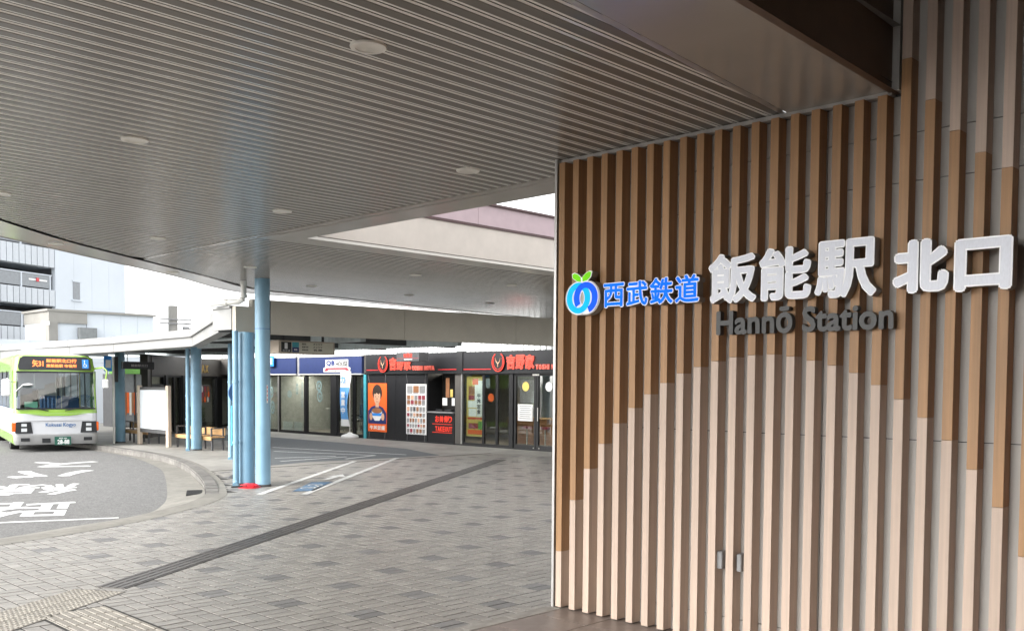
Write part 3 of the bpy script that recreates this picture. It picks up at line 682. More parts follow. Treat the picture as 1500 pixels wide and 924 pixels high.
# white wing: two-step fascia following the kerb
wing = [(13.3, 72, 3.12, 3.66), (13.2, 42, 3.12, 3.66), (13.02, 30.7, 3.17, 3.64), (12.9, 25.2, 3.22, 3.69), (10.72, 19.72, 3.33, 3.81)]
for (xa, ya, ba, ta), (xb, yb, bb, tb_) in zip(wing, wing[1:]):
    n_ = max(1, int(math.hypot(xb-xa, yb-ya)/3.7))
    for k in range(n_):
        t0, t1 = k/n_+.0012, (k+1)/n_-.0012
        L = lambda a, b, t: a+(b-a)*t
        x0, y0_, x1, y1_ = L(xa, xb, t0), L(ya, yb, t0), L(xa, xb, t1), L(ya, yb, t1)
        b0, b1, tt0, tt1 = L(ba, bb, t0), L(ba, bb, t1), L(ta, tb_, t0), L(ta, tb_, t1)
        mb = MB()
        for o1, z0f, z1f in ((0.0, 0.0, .55), (-.07, .56, 1.0)):
            za, zb = b0+(tt0-b0)*z0f, b1+(tt1-b1)*z0f; zc_, zd = b0+(tt0-b0)*z1f, b1+(tt1-b1)*z1f
            n = len(mb.v)
            mb.v += [(x0+o1, y0_, za), (x1+o1, y1_, zb), (x1+.3, y1_, zb), (x0+.3, y0_, za), (x0+o1, y0_, zc_), (x1+o1, y1_, zd), (x1+.3, y1_, zd), (x0+.3, y0_, zc_)]
            for f in ((0,3,2,1),(4,5,6,7),(0,1,5,4),(1,2,6,5),(2,3,7,6),(3,0,4,7)): mb.f.append(tuple(n+i for i in f)); mb.m.append(0)
        ob('wing_fascia', mb, M['whitef'], low)
cb = MB().prism([(10.6, 18.935), (10.72, 18.935), (10.72, 19.75), (10.6, 19.75)], 3.36, 3.82); ob('wing_end', cb, M['whitef'], low)
ob('wing_end', MB().box(10.56, 11.4, 18.94, 19.78, 3.822, 3.88), M['whitef'], low)
ob('soffit', MB().quad((10.75, 18.95, 3.60), (26.5, 17.0, 3.60), (26.5, 18.5, 3.60), (20.4, 19.6, 3.60), (20.4, 38, 3.60), (15, 38.6, 3.60), (15, 60, 3.60), (13.4, 60, 3.60), (13.2, 30, 3.60), (13.1, 25.2, 3.60), (11.0, 19.9, 3.60)), M['dsoff'], low)
ob('roof_deck', MB().quad((10.75, 18.95, 3.63), (26.5, 17.0, 3.63), (26.5, 18.5, 3.63), (20.4, 19.6, 3.63), (20.4, 38, 3.63), (15, 38.6, 3.63), (15, 60, 3.63), (13.4, 60, 3.63), (13.2, 30, 3.63), (13.1, 25.2, 3.63), (11.0, 19.9, 3.63)), M['mgrey'], low)
for yb in (22.5, 26, 29.4, 33, 36.6, 40.2, 44): ob('beam', MB().box(13.4 if yb > 25.5 else 12.4, 20.4, yb, yb+.14, 3.36, 3.59), M['dsoff'], low)
for xb in (15.0, 18.4): ob('beam', MB().box(xb, xb+.16, 20.2, 48, 3.30, 3.58), M['beam'], low)
ob('gutter_pipe', MB().tube([(13.5, 24, 3.42), (13.6, 46, 3.42)], .05), M['beam'], low)

# ================================================================== COLUMNS AND PIPES
def column(x, y, r, z1, label, cat='column', name='blue_column', band=None):
    t = thing(name, label, cat, (x, y, 0))
    ob('shaft', MB().lathe([(0, 0), (r, 0), (r, z1), (0, z1)], (x, y, 0), 40), M['blue'], t, True)
    ob('base_ring', MB().lathe([(r+.012, 0), (r+.012, .03), (r, .045)], (x, y, 0), 40), M['dgrey'], t, True)
    if band:
        for z in band: ob('joint_band', MB().lathe([(r, z-.006), (r+.004, z-.005), (r+.004, z+.005), (r, z+.006)], (x, y, 0), 40), M['ink'], t, True)
    return t
c1 = column(10.84, 18.06, .158, ZC+.03, 'tallest pale blue column reaching the ribbed soffit, sticker on its side', band=(3.35,))
stk = MB().lathe([(.1605, 1.78), (.1605, 2.16)], (10.84, 18.06, 0), 40); 
an = math.atan2(-18.06, -10.84)+.62
sv = MB()
for i in range(4):
    a0, a1 = an-.11+.055*i, an-.11+.055*(i+1)
    sv.quad(*[(10.84+.1605*math.cos(a), 18.06+.1605*math.sin(a), z) for a, z in ((a0, 1.78), (a1, 1.78), (a1, 2.16), (a0, 2.16))])
stq = ob('sticker', sv, M['offw'], c1)
sv = MB()
for zz in (1.83, 1.92, 2.01, 2.09): sv.quad(*[(10.84+.1618*math.cos(a), 18.06+.1618*math.sin(a), z) for a, z in ((an-.05, zz), (an+.05, zz), (an+.05, zz+.04), (an-.05, zz+.04))])
ob('sticker_print', sv, M['redline'], stq)
column(10.74, 18.55, .165, 3.29, 'thick pale blue column just behind the tallest one, under the low canopy')
def downpipe(x, y, r, z1, label, clips=(0.9, 2.2)):
    t = thing('downpipe', label, 'pipe', (x, y, 0))
    ob('pipe', MB().lathe([(r, 0), (r, z1)], (x, y, 0), 20), M['blue'], t, True)
    for z in clips: ob('clip', MB().lathe([(r, z), (r+.012, z), (r+.012, z+.05), (r, z+.05)], (x, y, 0), 20), M['blue'], t, True)
    ob('shoe', MB().tube([(x, y, .10), (x-.02, y-.03, .05), (x-.06, y-.08, .02)], [r*1.02]*3, 16), M['blue'], t, True)
downpipe(10.46, 18.52, .062, 3.31, 'thin pale blue downpipe left of the pair of thick columns')
downpipe(13.95, 25.0, .062, 3.32, 'thin pale blue downpipe half hidden behind the nearer one')
column(14.85, 34.5, .17, 3.45, 'pale blue column at the bus stop beside the green bus')
column(15.05, 29.15, .17, 3.45, 'pale blue column at the right end of the bus-stop benches')
downpipe(14.68, 29.0, .065, 3.3, 'thin pale blue downpipe beside the bench column', clips=(1.0, 1.75))
pp = thing('drain_pipe', 'off-white plastic drain pipe elbow under the canopy edge', 'pipe', (10.6, 18.9, 4.0))
ob('pipe', MB().tube([(10.72, 18.62, ZC-.01), (10.72, 18.62, 4.1), (10.72, 18.66, 4.0), (10.68, 18.76, 3.955), (10.5, 19.2, 3.94), (10.42, 19.5, 3.93)], .062, 16), M['offw'], pp, True)
for z in (4.36, 4.08): ob('collar', MB().lathe([(.062, z-.05), (.075, z-.05), (.075, z+.03), (.062, z+.03)], (10.72, 18.62, 0), 20), M['offw'], pp, True)
ob('collar', MB().tube([(10.57, 19.03, 3.945), (10.53, 19.13, 3.943)], .074, 16), M['offw'], pp, True)
rs = thing('red_barrier_foot', 'crumpled red plastic foot lying at the base of the blue columns', 'barrier', (10.45, 18.0, 0))
b = bmesh.new(); bmesh.ops.create_uvsphere(b, u_segments=24, v_segments=10, radius=1)
for v in b.verts: v.co = (10.47+v.co.x*.20, 17.98+v.co.y*.19, max(.003, .03+v.co.z*.045+.02*math.sin(v.co.x*9+v.co.y*5)))
ob('foot', MB().bm(b), M['redp'], rs, True)
ob('rim', MB().lathe([(.17, .004), (.235, .004), (.22, .02), (.15, .03)], (10.47, 17.98, 0), 28), M['redp'], rs, True)
ob('bar', MB().tube([(10.1, 18.08, .03), (10.36, 17.9, .05)], .018, 8), M['rubber'], rs)

# ================================================================== SHOPS
SX = 23.5
TS = frameM((0, -1, 0), (0, 0, 1), (SX, 0, 0))      # local x = -Y, local y = Z, local z towards the plaza
blk = thing('shop_block', 'single-storey building behind the shop fronts with white ribbed band above', 'building', (25, 30, 0))
B('roof', M['mgrey'], blk, SX+.12, 33, 17, 46, 4.5, 4.7)
B('rear_wall', M['intw'], blk, 30, 30.2, 17, 46, 0, 4.5); B('floor_slab', M['intfl'], blk, SX+.06, 30, 17, 46, -.1, .008)
B('ceiling', M['intw'], blk, SX+.12, 30, 17, 46, 2.72, 2.8)
for yy in (17.0, 31.12, 38.6, 46): B('party_wall', M['intw' if yy > 31.2 else 'intr'], blk, SX+.12, 30, yy, yy+.12, 0, 2.72)
B('band_backing', M['corr'], blk, SX+.14, SX+.2, 17, 46, 2.81, 4.5)
for k in range(110):
    B('band_rib', M['corr'], blk, SX+.09, SX+.138, 17.1+.262*k, 17.1+.262*k+.2, 3.385, 4.45)

# ---- beef-bowl restaurant
yo = thing('restaurant', 'black restaurant shop front with glowing red lettering and glass doors', 'shop front', (SX, 26, 0))
fs = ob('fascia', MB().box(SX-.10, SX+.08, 17.0, 31.18, 2.66, 3.37), M['facade'], yo)
ob('fascia_lip', MB().box(SX-.14, SX+.06, 17.0, 31.18, 2.60, 2.655), M['frame'], yo)
B('pilaster', M['frame'], yo, SX-.13, SX+.06, 25.4, 25.72, 2.66, 3.40)
def cutline(y0, y1, z=2.735): ob('red_strip', MB().box(SX-.118, SX-.102, y0, y1, z, z+.03), M['redline'], yo)
cutline(30.35, 31.1); cutline(25.75, 26.75); cutline(23.95, 25.35)
for y0, y1 in ((29.35, 31.18), (27.45, 29.33)): ob('wall_panel', MB().cbox(SX-.03, SX+.08, y0, y1, 0.02, 2.60, .006), M['facade'], yo)
B('skirting', M['frame'], yo, SX-.05, SX+.06, 20.2, 31.18, 0, .05)
def redsign(y, sc, main=True):
    t = thing('restaurant_name_sign', 'red lit shop name with ' + ('horn emblem above the orange poster' if main else 'horn emblem above the glass doors, cut by the batten wall'), 'sign', (SX-.1, y, 2.9), 'red lit name signs on the black fascia')
    T = TS.copy(); T.translation = (SX-.10, 0, 0)
    x0 = -y; ex = x0+.31
    d = MB(); flat(d, ell(ex, 2.985, .31, .335), 0, .07, T); lo = tmesh('emblem_disc', d, M['frame'], t)
    d = MB(); annul(d, ex, 2.985, .305, .33, .275, .30, .07, .085, T, arc=lambda a: not (R(60) < a < R(120))); annul(d, ex, 2.985, .235, .25, .222, .236, .07, .085, T, arc=lambda a: not (R(35) < a < R(145))); tmesh('emblem_ring', d, M['red'], lo)
    d = MB(); flat(d, [(ex-.012, 2.82), (ex+.012, 2.82), (ex+.014, 2.92), (ex+.10, 3.01), (ex+.12, 3.15), (ex+.085, 3.03), (ex, 2.95), (ex-.085, 3.03), (ex-.12, 3.15), (ex-.10, 3.01), (ex-.014, 2.92)], .085, .095, T); tmesh('emblem_horns', d, M['skin'], lo)
    for ch, xx in zip('吉野家', (.68, 1.13, 1.58)):
        g0 = MB(); ginto(g0, ch, x0+xx, 2.73, .42, .50, .026, 0, .05, T); q = tmesh('letter', g0, M['redpale'], t)
        g1 = MB(); ginto(g1, ch, x0+xx+.012, 2.742, .396, .476, .014, .052, .056, T, nb=6); tmesh('letter_face', g1, M['red'], q)
    for i, ch in enumerate('YOSHINOYA'):
        g0 = MB(); ginto(g0, ch, x0+2.06+i*.142, 2.725, .128 if ch != 'I' else .05, .17, .012, 0, .05, T, nb=6); tmesh('letter', g0, M['redpale'], t)
redsign(30.28, 1); redsign(23.84, 1, False)
hg = thing('hanging_box_sign', 'small black hanging box sign with red characters over the restaurant', 'sign', (22.6, 27.6, 3.3))
ob('box', MB().cbox(22.3, 22.75, 26.55, 27.85, 3.03, 3.36, .01), M['dgrey'], hg)
for ch, yy in zip('吉野家', (27.42, 27.25, 27.08)):
    T = TS.copy(); T.translation = (22.3, 0, 0); g0 = MB(); ginto(g0, ch, -yy, 3.17, .15, .15, .008, 0, .006, T, nb=5); tmesh('letter', g0, M['red'], hg)
T = TS.copy(); T.translation = (22.3, 0, 0); g0 = MB(); flat(g0, [(-27.4, 3.09), (-26.93, 3.09), (-26.93, 3.125), (-27.4, 3.125)], 0, .004, T); tmesh('lettering_strip', g0, M['offw'], hg)
g0 = MB(); flat(g0, [(-27.82, 3.14), (-26.58, 3.14), (-26.58, 3.147), (-27.82, 3.147)], 0, .003, T); tmesh('rule', g0, M['redline'], hg)
for yy in (26.8, 27.6): ob('hanger', MB().tube([(22.5, yy, 3.36), (22.5, yy, 3.62)], .012, 8), M['mgrey'], hg)
# orange poster with a person holding a bowl (plain generic figure)
po = thing('orange_poster', 'orange poster of a person in navy holding a rice bowl', 'poster', (SX-.05, 30.5, 1.2))
T = TS.copy(); T.translation = (SX-.06, 0, 0)
def pl(name, poly, z, m, parent): 
    d = MB(); flat(d, poly, z-.0015, z, T); return tmesh(name, d, M[m], parent)
def rect(x0, x1, y0, y1): return [(x0, y0), (x1, y0), (x1, y1), (x0, y1)]
bd_ = MB(); flat(bd_, rect(-31.07, -29.87, .30, 2.23), -.02, 0, T); bd_ = tmesh('banner', bd_, M['orange'], po)
pl('print_shirt', [(-31.05, .62), (-31.05, 1.12), (-30.85, 1.28), (-30.62, 1.34), (-30.35, 1.34), (-30.1, 1.26), (-29.89, 1.05), (-29.89, .62)], .004, 'navy', bd_)
pl('print_hair', ell(-30.47, 1.85, .31, .33), .006, 'hair', bd_)
pl('print_neck', rect(-30.58, -30.36, 1.28, 1.52), .007, 'skin', bd_)
pl('print_face', ell(-30.47, 1.68, .215, .29), .009, 'skin', bd_)
pl('print_fringe', [(-30.72, 1.78), (-30.66, 1.99), (-30.47, 2.07), (-30.27, 1.99), (-30.22, 1.78), (-30.3, 1.84), (-30.38, 1.78), (-30.5, 1.85), (-30.6, 1.78), (-30.66, 1.83)], .012, 'hair', bd_)
for dx in (-.09, .09): pl('print_eye', ell(-30.47+dx, 1.70, .035, .014, 12), .012, 'text', bd_)
pl('print_mouth', ell(-30.47, 1.50, .06, .012, 12), .012, 'maroonp', bd_)
pl('print_nose', [(-30.5, 1.58), (-30.44, 1.58), (-30.46, 1.66), (-30.48, 1.66)], .0115, 'food', bd_)
pl('print_bowl', [(-30.82, 1.12), (-30.14, 1.12), (-30.2, .88), (-30.32, .74), (-30.62, .74), (-30.76, .88)], .012, 'white', bd_)
pl('print_bowl_band', [(-30.80, 1.04), (-30.16, 1.04), (-30.19, .93), (-30.77, .93)], .014, 'sblue', bd_)
pl('print_beef', ell(-30.48, 1.14, .33, .11), .015, 'food', bd_)
for cx in (-30.86, -30.1): pl('print_hand', ell(cx, .90, .10, .15, 16), .0145, 'skin', bd_)
pl('print_base', rect(-31.05, -29.89, .32, .60), .006, 'orange', bd_)
g0 = MB(); line(g0, '牛丼並盛', -30.95, .38, .98, .17, .006, .009, .009, T, nb=5); tmesh('print_caption', g0, M['white'], bd_)
for yy in (30.98, 29.96): ob('wire', MB().tube([(SX-.06, yy, 2.22), (SX-.09, yy+(.06 if yy > 30.5 else -.06), 2.6)], .005, 6).tube([(SX-.06, yy, .31), (SX-.08, yy, .04)], .005, 6), M['mgrey'], po)
# menu board
mn = thing('menu_board', 'white hanging menu board covered with rows of small dish pictures', 'menu board', (SX-.05, 28, 1.2))
bd_ = MB(); flat(bd_, rect(-28.66, -27.47, .29, 2.21), -.02, 0, T); bd_ = tmesh('banner', bd_, M['white'], mn)
cols = ['food', 'mgrey', 'skin', 'mgrey', 'maroonp', 'dgrey', 'food']
for z0, z1, n_ in ((1.88, 2.14, 3), (1.62, 1.78, 5), (1.44, 1.58, 5), (1.18, 1.34, 6), (.98, 1.1, 6), (.76, .9, 7), (.58, .68, 7), (.36, .5, 6)):
    d = MB(); wd = 1.1/n_
    for i in range(n_):
        flat(d, rect(-28.62+wd*i+.015, -28.62+wd*(i+1)-.02, z0, z1), .0025, .004, T, m=random.randrange(7))
        flat(d, rect(-28.62+wd*i+.02, -28.62+wd*(i+1)-.04, z0-.035, z0-.012), .0025, .004, T, m=5)
    tmesh('menu_row', d, [M[c] for c in cols], bd_)
for yy in (28.58, 27.55): ob('wire', MB().tube([(SX-.06, yy, 2.2), (SX-.09, yy+(.05 if yy > 28 else -.05), 2.6)], .005, 6).tube([(SX-.06, yy, .3), (SX-.08, yy, .04)], .005, 6), M['mgrey'], mn)
# takeaway counter
B('counter_base', M['facade'], yo, SX-.03, SX+.1, 25.93, 27.42, .05, 1.14); B('counter_top', M['mgrey'], yo, SX-.12, SX+.5, 25.93, 27.42, 1.145, 1.19)
B('counter_recess', M['black'], yo, SX+.75, SX+.8, 25.9, 27.44, 1.19, 2.6); B('counter_jamb', M['frame'], yo, SX-.02, SX+.7, 27.425, 27.447, 1.19, 2.6); B('counter_jamb', M['frame'], yo, SX-.02, SX+.7, 25.905, 25.925, 1.19, 2.6)
ob('side_panel', MB().cbox(SX-.03, SX+.06, 25.56, 25.9, .05, 2.6, .005), M['shopgrey'], yo)
for i, (yy, zz) in enumerate(((26.72, 1.42), (26.2, 1.42))):
    ob('notice_card', MB().box(SX+.2, SX+.21, yy-.13, yy+.13, zz, zz+.28), M['white'], yo)
ob('notice_strip', MB().box(SX+.16, SX+.17, 26.42, 26.62, 1.72, 2.44), M['food'], yo); ob('notice_strip', MB().box(SX+.15, SX+.16, 26.22, 26.36, 1.74, 2.02), M['yellow'], yo)
for yy in (26.9, 26.4): ob('counter_tray', MB().cbox(SX+.05, SX+.3, yy-.18, yy+.18, 1.19, 1.27, .02), M['dark'], yo)
tk = thing('takeaway_sign', 'red takeaway lettering on the black counter front under the serving hatch', 'sign', (SX-.04, 26.6, .7))
T2 = TS.copy(); T2.translation = (SX-.032, 0, 0)
for ch, xx in zip('お持帰り', (-26.98, -26.74, -26.49, -26.27)):
    g0 = MB(); ginto(g0, ch, xx, .80, .22, .24, .010, 0, .012, T2, nb=6); tmesh('letter', g0, M['red'], tk)
for i, ch in enumerate('TAKEOUT'):
    g0 = MB(); ginto(g0, ch, -26.98+i*.137, .46, .12, .19, .010, 0, .012, T2, nb=6); tmesh('letter', g0, M['red'], tk)
for z in (.72, .41): 
    g0 = MB(); flat(g0, rect(-27.15, -26.05, z, z+.022), 0, .008, T2); tmesh('rule', g0, M['red'], tk)
# glazing
def pane(parent, y0, y1, z0, z1, x=SX+.01, fr=.045, gm='glassd', name='window', fm='frame'):
    o = ob(name, MB().box(x-.04, x+.04, y0, y0+fr, z0, z1).box(x-.04, x+.04, y1-fr, y1, z0, z1).box(x-.04, x+.04, y0+fr, y1-fr, z0, z0+fr*1.4).box(x-.04, x+.04, y0+fr, y1-fr, z1-fr, z1), M[fm], parent)
    ob('glass_pane', MB().box(x-.005, x+.005, y0+fr, y1-fr, z0+fr*1.4, z1-fr), M[gm], o); return o
ob('wall_panel', MB().cbox(SX-.03, SX+.08, 17.0, 20.73, 0.02, 2.60, .006), M['facade'], yo)
B('silver_mullion', M['alu'], yo, SX-.06, SX+.05, 25.49, 25.55, .05, 2.6)
pane(yo, 24.42, 25.48, .05, 2.6); pane(yo, 23.74, 24.41, .05, 2.6); pane(yo, 23.09, 23.73, .05, 2.6)
ob('door_post', MB().cbox(SX-.08, SX+.08, 22.9, 23.08, .05, 2.6, .008), M['frame'], yo)
for y0, y1 in ((21.86, 22.89), (20.75, 21.84)):
    d = pane(yo, y0, y1, .05, 2.6, fr=.09, name='door'); hy = 21.98 if y0 > 21.8 else 21.72
    ob('handle', MB().tube([(SX-.09, hy, 1.0), (SX-.09, hy, 1.45)], .016, 8), M['alu'], d)
    ob('lock', MB().lathe([(0, 0), (.02, 0), (.02, .03), (0, .03)], (SX-.05, hy-.04, .07), 10), M['alu'], d)
ob('door_notice', MB().box(SX-.008, SX-.004, 22.02, 22.72, .98, 1.55), M['white'], yo)
d = MB()
for i in range(7): flat(d, rect(-22.64+.02*(i % 3), -22.1-.05*(i % 2), 1.48-.07*i, 1.495-.07*i), 0, .002, frameM((0, -1, 0), (0, 0, 1), (SX-.009, 0, 0)))
tmesh('door_notice_print', d, M['dgrey'], yo)
ob('door_badge', MB().lathe([(0, 0), (.16, 0)], (0, 0, 0), 20), M['yellow'], yo).matrix_basis = frameM((0, -1, 0), (0, 0, 1), (SX-.006, 22.36, 2.15))
ob('door_badge', MB().lathe([(0, 0), (.16, 0)], (0, 0, 0), 20), M['white'], yo).matrix_basis = frameM((0, -1, 0), (0, 0, 1), (SX-.006, 21.3, 2.15))
ob('door_plate', MB().box(SX-.06, SX-.05, 21.7, 22.0, 2.52, 2.58), M['offw'], yo)
ob('window_badge', MB().lathe([(0, 0), (.15, 0)], (0, 0, 0), 20), M['orange'], yo).matrix_basis = frameM((0, -1, 0), (0, 0, 1), (SX+.03, 24.08, 1.75))
# tall yellow menu poster inside the first window
yp = thing('yellow_menu_poster', 'tall yellow menu poster standing behind the first restaurant window', 'poster', (SX+.1, 25, .4))
T = TS.copy(); T.translation = (SX+.10, 0, 0)
bd_ = MB(); flat(bd_, rect(-25.42, -24.5, .34, 2.5), -.01, 0, T); bd_ = tmesh('board', bd_, M['yellow'], yp)
for x0, x1, y0, y1, m in ((-25.3, -24.95, 1.85, 2.15, 'food'), (-24.98, -24.55, 1.5, 2.35, 'white'), (-25.34, -24.55, 1.38, 1.62, 'white'), (-25.3, -24.98, 1.66, 1.83, 'maroonp'), (-25.3, -24.9, 1.05, 1.34, 'white'), (-24.88, -24.58, 1.05, 1.9, 'offw'), (-25.36, -24.55, .96, 1.02, 'redline'), (-25.3, -24.7, .62, .82, 'maroonp'), (-25.34, -24.6, .42, .58, 'orange'), (-24.8, -24.58, .6, .9, 'green'), (-25.1, -24.8, 2.2, 2.42, 'orange')):
    pl('print_block', rect(x0, x1, y0, y1), .004+random.uniform(.001, .006), m, bd_)
g0 = MB()
for i, ch in enumerate('牛丼定食'): ginto(g0, ch, -24.86, 1.72-.19*i, .2, .17, .006, .013, .013, T, nb=4)
tmesh('print_text', g0, M['text'], bd_)
# a little furniture inside so the glass shows depth
ct = thing('restaurant_counter', 'brown dining counter behind the restaurant glass', 'counter', (26, 23, 0))
B('top', M['bench'], ct, 25.6, 26.2, 20.5, 25.2, .95, 1.0); B('front', M['food'], ct, 25.8, 26.1, 20.5, 25.2, .01, .95)
for i, yy in enumerate((21.2, 22.1, 23.0, 23.9)):
    st = thing('counter_stool', 'round stool at the dining counter, %s from the doors' % ('nearest', 'second', 'third', 'farthest')[i], 'stool', (25.2, yy, 0), 'stools at the dining counter')
    ob('seat', MB().lathe([(0, .70), (.17, .70), (.18, .66), (.17, .62), (0, .62)], (25.2, yy, 0), 20), M['maroonp'], st, True); ob('leg', MB().lathe([(.03, .62), (.03, .03), (.17, .02), (.17, .009)], (25.2, yy, 0), 16), M['alu'], st, True)

# ---- barber shop
qb = thing('barber_shop', 'barber shop front with deep blue fascia signs and tall glass', 'shop front', (SX, 35, 0))
B('fascia_backing', M['shopgrey'], qb, SX-.02, SX+.08, 31.19, 46, 2.6, 3.37)
for y0, y1 in ((31.40, 35.92), (36.18, 38.9)): ob('fascia_sign', MB().cbox(SX-.14, SX-.022, y0, y1, 2.62, 3.32, .008), M['bluesign'], qb); ob('fascia_rail', MB().box(SX-.16, SX-.022, y0-.02, y1+.02, 3.325, 3.36), M['offw'], qb); ob('fascia_rail', MB().box(SX-.16, SX-.022, y0-.02, y1+.02, 2.575, 2.615), M['offw'], qb)
ob('pilaster', MB().cbox(SX-.08, SX+.06, 35.94, 36.16, 2.5, 3.4, .005), M['mgrey'], qb)
for y0, y1 in ((37.8, 39.4), (35.68, 37.72), (33.68, 35.5)): pane(qb, y0, y1, .05, 2.57)
for y0, y1 in ((37.72, 37.8), (35.5, 35.68)): B('mullion', M['alu' if y0 > 37 else 'frame'], qb, SX-.05, SX+.06, y0, y1, 0, 2.57)
ob('door_post', MB().cbox(SX-.07, SX+.07, 33.24, 33.66, 0, 2.57, .008), M['frame'], qb)
pane(qb, 32.1, 33.22, .05, 2.57, fr=.07, name='door'); pane(qb, 31.42, 32.05, .05, 2.57, fr=.07)
ob('end_strip', MB().box(SX-.07, SX+.05, 31.2, 31.36, 0, 2.57), M['teal'], qb); B('threshold', M['frame'], qb, SX-.05, SX+.06, 31.4, 39.4, 0, .05)
q1 = thing('barber_name_sign', 'white and maroon barber shop name badge on the blue fascia', 'sign', (SX-.14, 33.2, 3.0))
T = TS.copy(); T.translation = (SX-.142, 0, 0)
d = MB(); flat(d, [(-34.05, 2.68), (-32.15, 2.68), (-32.15, 2.86), (-32.3, 2.9), (-32.3, 3.2), (-33.9, 3.2), (-33.9, 2.9), (-34.05, 2.86)], 0, .012, T); bk_ = tmesh('plate', d, M['offw'], q1)
g0 = MB(); line(g0, 'QB', -33.85, 2.92, .62, .25, .02, .014, .016, T, nb=6); tmesh('lettering', g0, M['navy'], bk_)
g0 = MB(); line(g0, 'HOUSE', -33.17, 2.92, .83, .2, .014, .014, .016, T, nb=6); tmesh('lettering', g0, M['dgrey'], bk_)
d = MB(); flat(d, [(-34.0, 2.72), (-33.85, 2.86), (-32.35, 2.86), (-32.2, 2.72), (-32.45, 2.72), (-32.5, 2.79), (-33.7, 2.79), (-33.75, 2.72)], .013, .018, T); tmesh('ribbon', d, M['maroonp'], bk_)
g0 = MB(); line(g0, 'HAIRCUT', -33.6, 2.70, 1.0, .07, .003, .014, .016, T, nb=3); tmesh('lettering', g0, M['dgrey'], bk_)
pk = thing('blue_bus_pictogram', 'small blue pictogram sign on the barber fascia beside the tallest column', 'sign', (SX-.2, 38.0, 3.1))
ob('plate', MB().cbox(SX-.3, SX-.26, 37.75, 38.3, 2.95, 3.42, .01), M['sblue'], pk)
d = MB(); flat(d, rect(-38.2, -37.85, 3.05, 3.32), 0, .003, frameM((0, -1, 0), (0, 0, 1), (SX-.302, 0, 0))); tmesh('symbol', d, M['white'], pk)
for i, (yy, zz, sx, sz, m) in enumerate(((36.9, 1.72, .32, .30, 'teal'), (36.3, 1.95, .2, .5, 'yellow'), (34.6, 2.1, .4, .45, 'ltblue'), (34.55, 1.65, .38, .5, 'teal'), (32.75, 1.8, .35, .5, 'ltblue'), (35.9, 1.7, .1, 1.2, 'green'), (38.4, 1.8, .3, .5, 'green'), (38.3, 1.1, .3, .6, 'teal'))):
    d = MB(); annul(d, -yy, zz, sx*.5, sz*.5, sx*.34, sz*.34, 0, .001, frameM((0, -1, 0), (0, 0, 1), (SX-.003, 0, 0)), n=18); flat(d, ell(-yy, zz, sx*.16, sz*.18, 10), 0, .001, frameM((0, -1, 0), (0, 0, 1), (SX-.003, 0, 0))); tmesh('window_sticker', d, M['sticker'], qb)
for y0, y1 in ((36.7, 37.5), (35.9, 36.6)): ob('window_card', MB().box(SX+.03, SX+.04, y0, y1, .12, .5), M['offw'], qb)
ob('waiting_rail', MB().tube([(24.4, 33.8, 1.1), (24.4, 35.4, 1.1)], .02, 8).tube([(24.4, 34.1, .01), (24.4, 34.1, 1.1)], .02, 8).tube([(24.4, 35.1, .01), (24.4, 35.1, 1.1)], .02, 8), M['alu'], qb)
# feather flag
fl = thing('banner_flag', 'pale blue vertical banner flag on a white weighted base by the barber door', 'flag', (23.05, 31.95, 0))
ob('base', MB().lathe([(0, .01), (.34, .01), (.36, .07), (.32, .13), (.12, .19), (.06, .24), (0, .24)], (23.0, 31.7, 0), 28), M['white'], fl, True)
ob('pole', MB().tube([(23.0, 31.7, .2), (23.0, 31.7, 2.75), ], .014, 8).tube([(23.0, 31.7, 2.72), (23.0, 32.35, 2.74)], .01, 8), M['offw'], fl)
fm = MB(); rows_ = 24; fr_ = {}
for i in range(rows_+1):
    z = .48+2.22*i/rows_
    for j in range(5):
        y = 31.74+.6*j/4; x = 23.0+.05*math.sin(y*6+z*2.2)+.03*math.sin(z*3.3)
        fm.v.append((x, y+(.05*math.sin(z*1.5)), z))
for i in range(rows_):
    for j in range(4):
        a = i*5+j; fm.f.append((a, a+1, a+6, a+5)); fm.m.append(1 if 3 <= i < 17 else 0)
cl = ob('cloth', fm, [M['white'], M['ltblue']], fl, True)
g0 = MB()
for i, ch in enumerate('営業中'): ginto(g0, ch, -32.18, 1.62-.32*i, .27, .27, .012, .09, .09, frameM((0, -1, 0), (0, 0, 1), (23.0, 0, 0)), nb=5)
tmesh('cloth_print', g0, M['white'], cl)
g0 = MB(); ginto(g0, 'カ', -32.2, 2.22, .3, .3, .012, .09, .09, frameM((0, -1, 0), (0, 0, 1), (23.0, 0, 0)), nb=5); tmesh('cloth_print', g0, M['ltblue'], cl)

# ---- dark corner shop set at an angle
kd = Vector((.717, .697, 0)).normalized(); kM = Matrix((kd, Vector((-kd.y, kd.x, 0)), Vector((0, 0, 1)))).transposed().to_4x4(); kM.translation = (17.0, 36.7, 0)
ks = thing('corner_shop', 'dark grey corner shop with gold letters behind the bus-stop benches', 'shop', (20, 40, 0))
def K(name, m, *a, ch=0, parent=None): return link(name, MB().box(*a, ch=ch).mesh(name, M[m]), parent or ks, kM)
K('fascia', 'shopgrey', -.25, 12, 0, .3, 2.5, 3.3); K('wall_panel', 'shopgrey', -.25, .17, 0, .25, 0, 2.5); 
ob('side_wall', MB().prism([(16.95, 36.75), (17.1, 36.75), (20.6, 44.5), (20.5, 44.6)], 0, 3.28), M['shopgrey'], ks); ob('roof', MB().prism([(17.1, 36.95), (25.5, 45.1), (24, 48), (20.6, 44.5)], 3.2, 3.29), M['dgrey'], ks)
